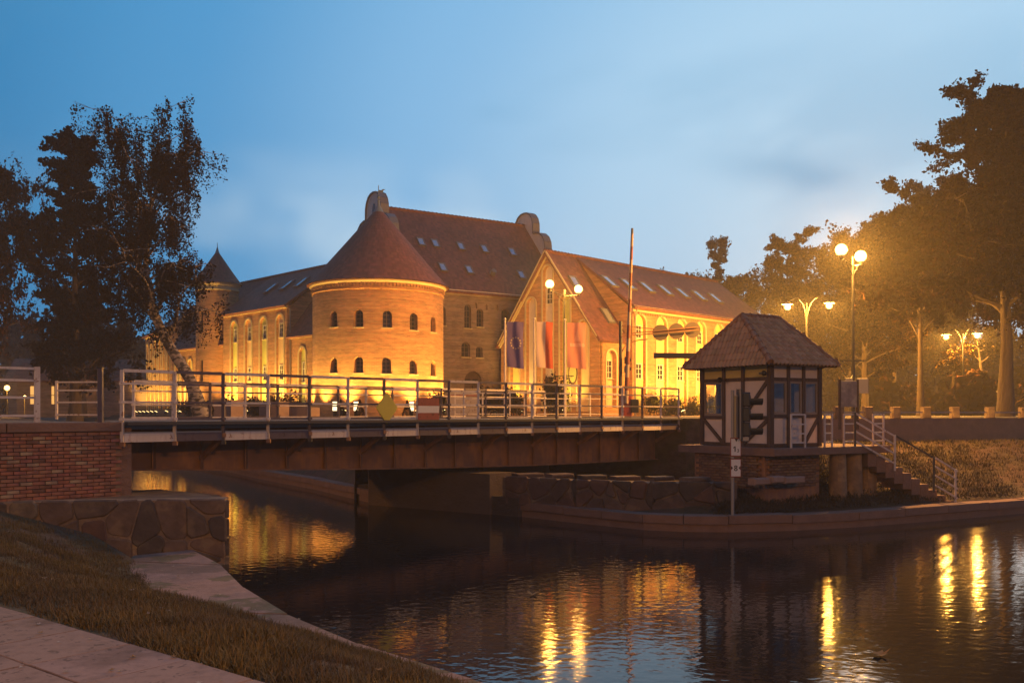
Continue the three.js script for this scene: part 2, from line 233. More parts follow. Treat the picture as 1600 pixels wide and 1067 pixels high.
{ // street-level ground beyond the canal, with the pit under the tail of the swing bridge left open
  const P = [...TOP.slice(0, 6).map((p) => [p[0], p[1]]), [9.6, 36.2], BP(22.35, -.3), BP(22.35, 6.9), BP(11.6, 6.9), ...TOP.slice(13).map((p) => [p[0], p[1]]), [-320, 300], [-320, 420], [320, 420], [320, 150]];
  struct('ground', slabOf(P.reverse(), -.03, 3), M.grass, 'grassy ground around the castle');
  struct('pit_floor', slabOf([BP(22.6, -2.2), BP(22.6, 7.1), BP(11.7, 7.1), BP(11.7, -1.2)].reverse(), -2.42, 1.6), M.earth);
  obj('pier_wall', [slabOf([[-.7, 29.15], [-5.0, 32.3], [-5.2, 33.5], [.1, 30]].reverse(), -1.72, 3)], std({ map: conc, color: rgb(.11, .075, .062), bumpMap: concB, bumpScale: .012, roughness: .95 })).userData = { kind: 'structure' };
  // ground left of the canal carrying the approach road
  const s0 = BP(-32, .3); struct('approach_ground', slabOf([s0, BP(-.1, .3), BP(.4, 6.9), [-16.7, 34], [-31, 58.5], [-98, 166], [-320, 300], [-320, -8]].reverse(), -.12, 2.2), M.earth);
  // roads
  struct('road', slabOf([BP(-30, .35), BP(-.06, .35), BP(-.06, 7.6), BP(-30, 9)].reverse(), -.01, .1), M.road, 'asphalt approach road left of the bridge');
  struct('street', slabOf([BP(22.42, .1), BP(27, -2.6), [16, 40.6], [28, 46.8], [70, 65], [110, 84], [110, 96], [26, 58], [14, 53], BP(30, 10), BP(22.42, 6.6)].reverse(), -.012, .1), M.road, 'asphalt street beyond the bridge');
  struct('forecourt', slabOf([[3, 55.5], [8, 56], [17, 62], [26, 74], [22.5, 77], [9, 62.6], [2, 60]].reverse(), -.015, .06), std({ map: conc, color: rgb(.42, .33, .22), roughness: .9 }), 'pale gravel path in front of the gabled wing');
}
// parapet wall with stone posts along the street, right
{
  const w = thing('parapet_wall', 'long dark low wall with stone posts above the grass embankment', 'wall');
  const line = [[11.6, 36.4], [13, 36.95], [16, 38.7], [19.5, 40.85], [28, 45.3], [42, 51.6]], pts = []; line.forEach((p, i) => { if (!i) return; const q = line[i - 1], L = Math.hypot(p[0] - q[0], p[1] - q[1]), n = Math.round(L / 2.2); for (let k = 0; k < n; k++) pts.push([lerp(q[0], p[0], k / n), lerp(q[1], p[1], k / n)]); });
  pts.forEach((p, i) => {
    if (!pts[i + 1]) return; const q = pts[i + 1];
    obj('wall_panel', bar([p[0], -.62, -p[1]], [q[0], -.62, -q[1]], .3, 1.16), M.oldConcrete, w);
    obj('rail', bar([p[0], .22, -p[1]], [q[0], .22, -q[1]], .05, .05), M.galv, w);
    obj('stone_post', cbox(.34, .5, .34, p[0], .21, -p[1], .03), M.mortar, w);
  });
}
// ---------- foreground bank: slabs, grass, concrete apron ----------
const PA = [[-13, 14.8], [-10.5, 12.83], [-9, 11.66], [-8, 10.87], [-6.6, 9.77], [-5.4, 8.83], [-4.2, 7.89], [-2.9, 6.87], [-2.2, 6.32], [-1, 5.38], [1.5, 3.42], [5, .68]];
const PB = [[-14, 16.8, -1.5], [-10.6, 18.4, -1.66], [-8.6, 18.7, -2.25], [-7.3, 17.8, -2.66], [-5.9, 15.1, -2.67], [-4.5, 13.85, -2.66], [-3.15, 12.55, -2.65], [-2.1, 11.4, -2.645], [-1.35, 10.6, -2.64], [.15, 8.9, -2.64], [2.35, 6.2, -2.64], [6.4, .8, -2.64]];
const PC = [[-6.7, 19.4], [-5.5, 17.5], [-4.4, 15.2], [-3.2, 13.2], [-1.9, 11.5], [-.41, 9.95], [1.4, 7.9], [3.7, 4.9], [7, .4]];
const bankPoint = (s, v) => { const k = Math.min(PA.length - 2, Math.floor(s)), f = s - k, a = [lerp(PA[k][0], PA[k + 1][0], f), lerp(PA[k][1], PA[k + 1][1], f)], b = [0, 1, 2].map((n) => lerp(PB[k][n], PB[k + 1][n], f)); const x = lerp(a[0], b[0], v), d = lerp(a[1], b[1], v), n = (vnoise(x * 1.3 + 500, d * 1.3 + 500, 9999, 9999, 8) - .5) * .16 + (vnoise(x * 4 + 500, d * 4 + 500, 9999, 9999, 9) - .5) * .06; const e = Math.sin(Math.PI * clamp(v)); return [x, lerp(-1.475, b[2], lerp(v, smooth(.12, 1, v), .75)) + n * e - .015, -d]; };
{
  const SX = 110, SV = 26, pos = [], uv = [], idx = [];
  for (let i = 0; i <= SX; i++) for (let j = 0; j <= SV; j++) { const p = bankPoint(i / SX * (PA.length - 1), j / SV * 1.06 - .03); pos.push(...p); uv.push(p[0], p[2]); }
  for (let i = 0; i < SX; i++) for (let j = 0; j < SV; j++) { const a = i * (SV + 1) + j, b = a + SV + 1; idx.push(a, b, a + 1, b, b + 1, a + 1); }
  const g = new THREE.BufferGeometry(); g.setAttribute('position', new THREE.Float32BufferAttribute(pos, 3)); g.setAttribute('uv', new THREE.Float32BufferAttribute(uv, 2)); g.setIndex(idx); g.computeVertexNormals();
  struct('grass_bank', g, M.grass, 'grass verge falling from the pavement to the quay', true);
  // blades
  const rr = rngOf(21), bl = []; for (let i = 0; i < 14; i++) { const a = rr() * 6.28, x = (rr() - .5) * .14, z = (rr() - .5) * .14, h = .025 + rr() * .055, l = .015 + rr() * .05, w = .0028; const bx = Math.cos(a), bz = Math.sin(a); const q = [[x - bz * w, 0, z + bx * w], [x + bz * w, 0, z - bx * w], [x + bx * l * .4 + bz * w * .7, h * .65, z + bz * l * .4 - bx * w * .7], [x + bx * l, h, z + bz * l], [x + bx * l * .4 - bz * w * .7, h * .65, z + bz * l * .4 + bx * w * .7]]; for (const t of [[0, 1, 2], [0, 2, 4], [4, 2, 3]]) bl.push(...t.flatMap((k) => q[k])); }
  const tg = new THREE.BufferGeometry(); tg.setAttribute('position', new THREE.Float32BufferAttribute(bl, 3)); tg.computeVertexNormals();
  const gm = std({ color: rgb(1, 1, 1), roughness: .9, side: THREE.DoubleSide });
  const spots = []; while (spots.length < 30000) { const s = .6 + Math.pow(rr(), .8) * 10, v = .01 + rr() * .99; if (s < 3.4 && v > .75 && rr() < .5) continue; const p = bankPoint(s, v); const patch = vnoise(p[0] * 1.6 + 90, p[2] * 1.6 + 900, 9999, 9999, 14); if (rr() > .12 + patch * 1.1) continue; spots.push([p, patch, s, v]); }
  const im = new THREE.InstancedMesh(tg, gm, spots.length), m = new THREE.Matrix4(), q = new THREE.Quaternion(), c = new THREE.Color();
  spots.forEach(([p, patch], i) => { const sc = .6 + rr() * .8 + patch * .5; q.setFromAxisAngle(V(0, 1, 0), rr() * 6.28); m.compose(V(p[0], p[1] - .01, p[2]), q, V(sc, sc * (.6 + .6 * rr()), sc)); im.setMatrixAt(i, m); const t = rr(); c.setRGB(lerp(.10, .20, t) * (.55 + .6 * patch), lerp(.078, .125, t) * (.55 + .6 * patch), lerp(.026, .042, t)); im.setColorAt(i, c); });
  put(im, 'grass'); tag(im, 'short patchy grass on the verge beside the pavement', 'grass', null, 'stuff');
  // pavement slabs
  const pv = new THREE.Group(); put(pv, 'pavement'); pv.userData.kind = 'structure';
  const dir = [.787, -.617], nor = [-.617, -.787], o0 = [-4.47 - .03, 8.1 - .04], ang = Math.atan2(.617, .787), mats = [0, 1, 2, 3].map((i) => std({ map: slabT, color: rgb(.30 + i * .014, .19 + i * .009, .14 + i * .012), bumpMap: concB, bumpScale: .004, roughness: .92 }));
  const gs = cbox(.704, .704, .08, 0, 0, 0, .005).rotateX(-Math.PI / 2); metreUV(gs);
  const alt = [0, 1, 2].map((k) => { const g = gs.clone(), u = g.attributes.uv; for (let i = 0; i < u.count; i++) u.setXY(i, u.getX(i) + k * .73, u.getY(i) + k * 1.31); return g; });
  const r = rngOf(8);
  for (let row = 0; row < 7; row++) for (let k = -9; k < 12; k++) {
    const a = (k + .5) * .72 + .1, b = (row + .5) * .72 + .02, x = o0[0] + dir[0] * a + nor[0] * b, d = o0[1] + dir[1] * a + nor[1] * b;
    const s = put(new THREE.Mesh(alt[Math.floor(r() * 3)], mats[Math.floor(r() * 4)]), 'slab', pv); s.position.set(x, -1.49 + (r() - .5) * .008, -d); s.rotation.set((r() - .5) * .008, ang * -1 + (r() < .5 ? 0 : Math.PI), (r() - .5) * .008);
  }
  struct('pavement_bed', slabOf([[-13, 14.7], [5, .6], [-4, -12], [-26, 2]].reverse(), -1.459, .3), M.earth);
  // concrete apron along the water
  const ap = new THREE.Group(); put(ap, 'apron'); ap.userData.kind = 'structure';
  const inner = [[-7.6, 18.6], [-7.4, 17.9], [-6.1, 15.0], [-4.75, 13.35], [-3.0, 11.6], [-1.45, 9.8], [.1, 7.7], [2.3, 4.7], [5.6, .2]];
  for (let i = 0; i < PC.length - 1; i++) {
    const e = .004, cut = (p, q, t) => [lerp(p[0], q[0], t), lerp(p[1], q[1], t)], off = [0, -.008, .004, -.006, .004, 0, 0, 0][i];
    obj('slab', slabOf([cut(inner[i], inner[i + 1], e), cut(PC[i], PC[i + 1], e), cut(PC[i], PC[i + 1], 1 - e), cut(inner[i], inner[i + 1], 1 - e)], -2.66 + off, .5), M.apron, ap);
  }
  obj('foundation', slabOf([...inner, ...[...PC].reverse().map((p) => [p[0] - .1, p[1] - .05])], -2.68, 2), M.earth, ap);
}
// fallen leaves, each a small curled sheet
function leafGeo(s, curl, seed) {
  const r = rngOf(seed), pos = [], n = 12, ring = []; for (let i = 0; i < n; i++) { const a = i / n * 6.283, k = (i % 2 ? .62 : 1) * (.8 + .3 * r()); const x = Math.cos(a) * s * k, z = Math.sin(a) * s * .75 * k; ring.push([x, curl * s * (Math.pow(x / s, 2) + .4 * Math.pow(z / s, 2)) + s * .12 * r(), z]); }
  for (let i = 0; i < n; i++) pos.push(0, s * .04, 0, ...ring[(i + 1) % n], ...ring[i]); const g = new THREE.BufferGeometry(); g.setAttribute('position', new THREE.Float32BufferAttribute(pos, 3)); g.computeVertexNormals(); return g;
}
{
  const r = rngOf(91), G = [1, 2, 3].map((k) => leafGeo(.024, .4, k)), ms = [rgb(.42, .34, .28), rgb(.30, .17, .06), rgb(.36, .26, .16)].map((c) => std({ color: c, side: THREE.DoubleSide }));
  const on = (x, y, z) => { const k = Math.floor(r() * 3), o = put(new THREE.Mesh(G[k], ms[Math.floor(r() * 3)]), 'fallen_leaf'); o.position.set(x, y, z); o.rotation.y = r() * 6.28; const s = .6 + r() * .9; o.scale.set(s, s, s); return o; };
  for (let i = 0; i < 34; i++) { const a = r() * 5.2 - .6, b = .05 + r() * 2.0; tag(on(-4.47 + .787 * a - .617 * b, -1.444, -(8.1 - .617 * a - .787 * b)), 'small pale fallen leaf lying on the pavement slabs', 'leaf', 'fallen leaves on the pavement'); }
  for (let i = 0; i < 36; i++) { const t = r() * 5.2, k = Math.floor(t), f = t - k, u = .25 + .7 * r(), P = [[-7.2, 17.8], [-6, 15], [-4.6, 13.4], [-3, 11.7], [-1.5, 9.9], [.1, 7.7], [2.3, 4.7]]; const ip = [lerp(P[k][0], P[k + 1][0], f), lerp(P[k][1], P[k + 1][1], f)], ep = [lerp(PC[k][0], PC[k + 1][0], f), lerp(PC[k][1], PC[k + 1][1], f)]; tag(on(lerp(ip[0], ep[0], u), -2.645, -lerp(ip[1], ep[1], u)), 'small brown fallen leaf lying on the concrete apron', 'leaf', 'fallen leaves on the apron'); }
  for (let i = 0; i < 60; i++) { const p = bankPoint(1.6 + r() * 8, .1 + .85 * r()); tag(on(p[0], p[1] + .05, p[2]), 'small fallen leaf caught in the grass of the verge', 'leaf', 'fallen leaves in the grass'); }
  for (const [px, py, s, label] of [[832, 930, .13, 'curled brown leaf floating on the dark water mid canal'], [1375, 1025, .15, 'orange brown leaf floating on the water by the blue reflection'], [886, 920, .08, 'small reddish leaf floating near the curled brown leaf'], [1018, 997, .05, 'tiny yellowish leaf floating on the blue sky reflection']]) {
    const d = 3.2 * 1450 / (py - 645); const o = put(new THREE.Mesh(leafGeo(s, .55, px), ms[1]), 'floating_leaf'); o.position.set((px - 800) / 1450 * d, WATER + .012, -d); tag(o, label, 'leaf', 'leaves floating on the canal');
  }
}

// ---------- castle ----------
const winCache = new Map();
function windowAt(parent, x, y0, w, h, z, arch = false, cols = 2, rows = 3, fm = M.whiteFrame) {      // casement: frame with bars, glass behind
  const key = [w, h, arch, cols, rows].map((v) => typeof v === 'number' ? v.toFixed(2) : v).join();
  if (!winCache.has(key)) {
    const pts = arch ? archPts(0, w, 0, h) : [[-w / 2, 0], [w / 2, 0], [w / 2, h], [-w / 2, h]], e = Math.min(.08, w * .1), inn = arch ? archPts(0, w - 2 * e, e, h - e) : [[-w / 2 + e, e], [w / 2 - e, e], [w / 2 - e, h - e], [-w / 2 + e, h - e]];
    const s = poly(pts); s.holes.push(new THREE.Path(inn.map((p) => new THREE.Vector2(...p)))); const L = [extr(s, .07)];
    for (let i = 1; i < cols; i++) L.push(box(.045, h - 2 * e, .05, -w / 2 + w * i / cols, h / 2, .03)); for (let i = 1; i < rows; i++) L.push(box(w - 2 * e, .04, .045, 0, h * i / rows, .03));
    winCache.set(key, [metreUV(mergeGeometries(L)), extr(poly(pts), .012).translate(0, 0, .012)]);
  }
  const [f, p] = winCache.get(key), o = put(new THREE.Mesh(f, fm), 'window', parent); o.position.set(x, y0, z); put(new THREE.Mesh(p, M.glassDark), 'pane', o); return o;
}
function wallFace(parent, outline, holes, z, depth, mat, name = 'wall') { const s = poly(outline); for (const h of holes) s.holes.push(new THREE.Path(h.map((p) => new THREE.Vector2(...p)))); return obj(name, extr(s, depth).translate(0, 0, z - depth), mat, parent); }
function niche(parent, x, w, y0, top, z, depth, mat, wins) {     // tall arched recess: plastered back, moulded edge, windows in it
  obj('niche_panel', extr(poly(archPts(x, w + .1, y0 - .05, top + .05)), .1).translate(0, 0, z - depth - .09), mat, parent);
  const s = poly([...archPts(x, w + .3, y0, top + .15)]); s.holes.push(new THREE.Path(archPts(x, w, y0 + .001, top).map((p) => new THREE.Vector2(...p)))); obj('arch_moulding', extr(s, .07).translate(0, 0, z - .004), M.trim, parent);
  for (const [yb, h, ww] of wins) { windowAt(parent, x, yb, ww, h, z - depth + .005); obj('window_sill', box(ww + .16, .06, .16, x, yb - .03, z - depth + .09), M.trim, parent); }
}
function skylight(parent, p, ex, ey, w = .78, h = 1.25) {        // roof window lying in the slope at p, ex along the eave, ey up the slope
  const n = ex.clone().cross(ey).normalize(), m = new THREE.Matrix4().makeBasis(ex, ey, n).setPosition(p), s = poly([[-w / 2, -h / 2], [w / 2, -h / 2], [w / 2, h / 2], [-w / 2, h / 2]]); const e = .08; s.holes.push(new THREE.Path([[-w / 2 + e, -h / 2 + e], [w / 2 - e, -h / 2 + e], [w / 2 - e, h / 2 - e], [-w / 2 + e, h / 2 - e]].map((q) => new THREE.Vector2(...q))));
  const o = obj('skylight', extr(s, .14), M.lead, parent); o.applyMatrix4(m); put(new THREE.Mesh(plain(new THREE.BoxGeometry(w - 2 * e, h - 2 * e, .02).translate(0, 0, .09)), M.skyGlass), 'pane', o); return o;
}
function ridgeCaps(parent, a, b) { const A = V(...a), B = V(...b), n = Math.round(A.distanceTo(B) / .38), L = []; for (let i = 0; i < n; i++) { const p = A.clone().lerp(B, i / n), q = A.clone().lerp(B, (i + 1.08) / n); L.push(rod([p.x, p.y + .02, p.z], [q.x, q.y - .02, q.z], .15, .115, 8)); } return obj('ridge', L, M.roof, parent); }
function slopeFrame(eaveY, eaveZ, ridgeY, ridgeZ) { const v = V(0, ridgeY - eaveY, ridgeZ - eaveZ).normalize(); return v; }
const EX = V(1, 0, 0);
// round corner tower
{
  const [cx, cd] = [-9.5, 66], r = 4.6, t = thing('round_tower', 'stout round brick tower with tall conical tiled roof and small arched windows', 'tower', at(cx, cd, 0));
  const wins = []; for (const [px, y0, y1] of [[521, 511, 486], [560, 511, 484], [605, 512, 485], [646.5, 516, 489], [677, 519, 495], [521, 583, 559], [560, 583, 557], [604, 584, 558], [646, 585, 562], [677, 588, 564]]) {
    let lo = -1.45, hi = 1.35; for (let i = 0; i < 40; i++) { const m = (lo + hi) / 2; if ((cx + r * Math.sin(m)) / (cd - r * Math.cos(m)) * 1450 + 800 < px) lo = m; else hi = m; } const a = lo, d = cd - r * Math.cos(a); wins.push([a, (645 - y0) / 1450 * d + EYE, (645 - y1) / 1450 * d + EYE]);
  }
  const ev = new Evaluator(); ev.useGroups = false; ev.attributes = ['position', 'normal', 'uv'];
  const prof = [[r - .7, -.4], [r, -.4], [r, 8.55], [r - .7, 8.55], [r - .7, -.4]].map((p) => new THREE.Vector2(...p)); let lg = new THREE.LatheGeometry(prof, 96); lg = toCreasedNormals(lg, .6);
  let b = new Brush(lg); b.updateMatrixWorld();
  for (const [a, y0, y1] of wins) { const c = new Brush(extr(poly(archPts(0, .62, y0, y1)), 1.2).translate(0, 0, r - .42)); c.rotation.y = a; c.updateMatrixWorld(); b = ev.evaluate(b, c, SUBTRACTION); }
  const g = plain(b.geometry.clone()), P = g.attributes.position, uv = new Float32Array(P.count * 2);
  for (let i = 0; i < P.count; i += 3) { const c0 = Math.atan2(P.getX(i), P.getZ(i)); for (let k = 0; k < 3; k++) { let a = Math.atan2(P.getX(i + k), P.getZ(i + k)); if (a - c0 > 3) a -= 6.28318; if (c0 - a > 3) a += 6.28318; uv[(i + k) * 2] = a * r; uv[(i + k) * 2 + 1] = P.getY(i + k) + .35 * (r - Math.hypot(P.getX(i + k), P.getZ(i + k))); } }
  g.setAttribute('uv', new THREE.BufferAttribute(uv, 2)); obj('wall', g, M.brick, t, true);
  for (const [a, y0, y1] of wins) { const o = windowAt(t, 0, y0 + .02, .6, y1 - y0 - .02, 0, true, 2, 4, M.darkFrame); o.position.set(Math.sin(a) * (r - .38), y0 + .02, Math.cos(a) * (r - .38)); o.rotation.y = a; const sl = obj('window_sill', box(.78, .07, .3, 0, 0, 0), M.trim, t); sl.position.set(Math.sin(a) * (r - .1), y0 - .03, Math.cos(a) * (r - .1)); sl.rotation.y = a; }
  const lathe = (p, seg = 96) => plain(new THREE.LatheGeometry(p.map((q) => new THREE.Vector2(...q)), seg));
  obj('cornice', [lathe([[r - .1, 8.4], [r + .06, 8.4], [r + .06, 8.5], [r + .02, 8.53], [r + .02, 8.84], [r + .1, 8.86]])], M.brick, t); obj('cornice_band', lathe([[r + .1, 8.86], [r + .22, 8.96], [r + .22, 9.08], [r - .3, 9.08]]), M.trim, t);
  const L = []; for (let i = 0; i < 120; i++) { const a = i / 120 * 6.2832; L.push(box(.13, .2, .1, 0, 8.74, r + .06).rotateY(a)); } obj('dentils', L, M.brick, t);
  const cone = (R0, y0, y1, seg = 96) => { const pos = [], u2 = [], sl = Math.hypot(R0, y1 - y0), N = 24; const pt = (i, j) => { const k = j / N, rr = R0 * (1 - k) + .02, fl = .22 * Math.exp(-k * 9), a = i / seg * 6.28318; return [[Math.sin(a) * (rr + fl * .4), lerp(y0, y1, k) - 0, Math.cos(a) * (rr + fl * .4)], [a * R0, k * sl]]; }; for (let j = 0; j < N; j++) for (let i = 0; i < seg; i++) { const q = [pt(i, j), pt(i + 1, j), pt(i + 1, j + 1), pt(i, j + 1)]; for (const k of [0, 1, 2, 0, 2, 3]) { pos.push(...q[k][0]); u2.push(...q[k][1]); } } const g = new THREE.BufferGeometry(); g.setAttribute('position', new THREE.Float32BufferAttribute(pos, 3)); g.setAttribute('uv', new THREE.Float32BufferAttribute(u2, 2)); g.computeVertexNormals(); return toCreasedNormals(g, .5); };
  const cg = cone(4.92, 9.08, 14.85); obj('roof', cg, M.roof, t, true); obj('soffit', lathe([[4.95, 9.06], [r - .3, 9.12]]), M.roof, t);
  const fin = obj('finial', [lathe([[.42, 14.3], [.3, 14.62], [.12, 14.95], [.08, 15.2], [.1, 15.3], [.03, 15.4], [.025, 16.35], [0, 16.4]], 16), new THREE.SphereGeometry(.11, 10, 8).translate(0, 15.55, 0)], M.copper, t);
  obj('weather_vane', [extr(poly([[.02, 15.85], [.2, 15.88], [.3, 15.8], [.34, 16.0], [.48, 16.08], [.3, 16.1], [.2, 16.02], [.02, 16.05]]), .03), bar([-.28, 15.92, 0], [.02, 15.92, 0], .03)], M.copper, fin);
  M.coneOf = cone;
}
// main hall behind it
{
  const t = thing('main_hall', 'tall grey brick hall with steep tiled roof and curved white gables behind the round tower', 'building', at(-11, 76, 0), R(33));
  const ww = 6.2, eave = 9.7, ridge = 17.1, L = 14.6, z = ww;
  const wins = [[4.91, 6.9, 8.77, .62, 2, 4], [6.04, 7.05, 8.5, .62, 2, 4], [8.46, 6.95, 8.65, .8, 2, 4], [4.73, 4.6, 5.8, .8, 2, 3], [5.98, 4.6, 5.5, .62, 2, 2], [2.6, 7.0, 8.5, .62, 2, 4], [11.2, 6.95, 8.65, .8, 2, 4], [11.0, 4.4, 5.6, .8, 2, 3]], small = [[5.63, 8.5, 8.95, .26], [6.62, 8.45, 8.9, .26], [7.65, 8.45, 8.9, .26]];
  const door = archPts(5.4, 1.6, -.3, 3.5);
  wallFace(t, [[-.4, -.4], [L + .4, -.4], [L + .4, eave], [-.4, eave]], [...wins.map(([x, a, b, w]) => archPts(x, w, a, b)), ...small.map(([x, a, b, w]) => archPts(x, w, a, b)), door.map((p) => [p[0], Math.max(p[1], -.39)])], z, .4, M.greyBrick);
  for (const [x, a, b, w, c, r] of wins) { windowAt(t, x, a, w, b - a, z - .28, true, c, r, M.darkFrame); obj('window_sill', box(w + .14, .07, .2, x, a - .035, z + .02), M.trim, t); }
  for (const [x, a, b, w] of small) obj('blind_niche', box(w + .1, b - a + .1, .06, x, (a + b) / 2, z - .22), M.greyBrick, t);
  const d = obj('door', extr(poly(archPts(5.4, 1.6, -.3, 3.5)), .08).translate(0, 0, z - .35), M.timber, t); obj('pane', [box(.5, .4, .02, 5.05, 2.7, z - .25), box(.5, .4, .02, 5.75, 2.7, z - .25)], M.glassDark, d);
  wallFace(t, [[-.4, -.4], [L + .4, -.4], [L + .4, eave], [-.4, eave]], [], -z + .4, .4, M.greyBrick, 'rear_wall');
  obj('cornice', [box(L + 1.2, .18, .28, L / 2, eave - .1, z + .1), box(L + 1.2, .14, .44, L / 2, eave + .06, z + .12)], M.plasterPale, t);
  const r = obj('roof', [quad([0, eave - .05, z + .45], [L, eave - .05, z + .45], [L, ridge, 0], [0, ridge, 0], .2), quad([L, eave - .05, -z - .45], [0, eave - .05, -z - .45], [0, ridge, 0], [L, ridge, 0], .2)], M.roof, t, true);
  ridgeCaps(r, [0, ridge, 0], [L, ridge, 0]);
  const ey = V(0, ridge - eave, -ww).normalize(), on = (x, w) => V(x, ridge - (ridge - eave + .05) / (z + .45) * w + .02, w);
  for (const [x, w] of [[2.5, 2.8], [3.8, 2.8], [6.2, 2.8], [8.5, 2.8], [11.3, 2.8], [3.4, 4.8], [5.84, 4.8], [10.9, 4.8]]) skylight(t, on(x, w), EX, ey, .62, .95);
  { const p = on(8.0, 4.8); obj('roof_vent', [rod([p.x, p.y - .2, p.z], [p.x, p.y + .1, p.z + .45], .3, .22, 10)], M.lead, t); }
  // stepped, curved gables
  const half = [[0, 18.15], [.5, 18.1], [.95, 17.9], [1.3, 17.5], [1.48, 17.0], [1.5, 16.1], [1.9, 16.1], [2.5, 15.95], [3.0, 15.6], [3.3, 15.1], [3.4, 14.4], [3.4, 13.9], [3.8, 13.9], [4.5, 13.7], [5.0, 13.3], [5.3, 12.7], [5.35, 12.0], [5.35, 11.5], [5.9, 11.45], [6.45, 11.0], [6.6, 10.4], [6.6, 9.3]];
  const outl = [...half.map(([w, h]) => [w, h]), [6.2, 9.3], [6.2, -.4], [-6.2, -.4], [-6.2, 9.3], ...half.slice().reverse().map(([w, h]) => [-w, h])].slice(0, -1);
  for (const x of [-.35, L - .15]) {
    const gm = obj('gable', extr(poly(outl), .5).rotateY(-Math.PI / 2).translate(x + .5, 0, 0), M.plasterPale, t); const cp = [];
    for (const s of [1, -1]) for (let i = 0; i < half.length - 1; i++) { const a = half[i], b = half[i + 1]; cp.push(bar([x + .25, a[1] + .05, s * a[0]], [x + .25, b[1] + .05, s * b[0]], .74, .12)); } obj('coping', cp, M.lead, gm);
    obj('gable_window', extr(poly(archPts(0, .5, 16.2, 17.3)), .06).rotateY(-Math.PI / 2).translate(x + (x < 0 ? .03 : .55), 0, 0), M.glassDark, t);
  }
}
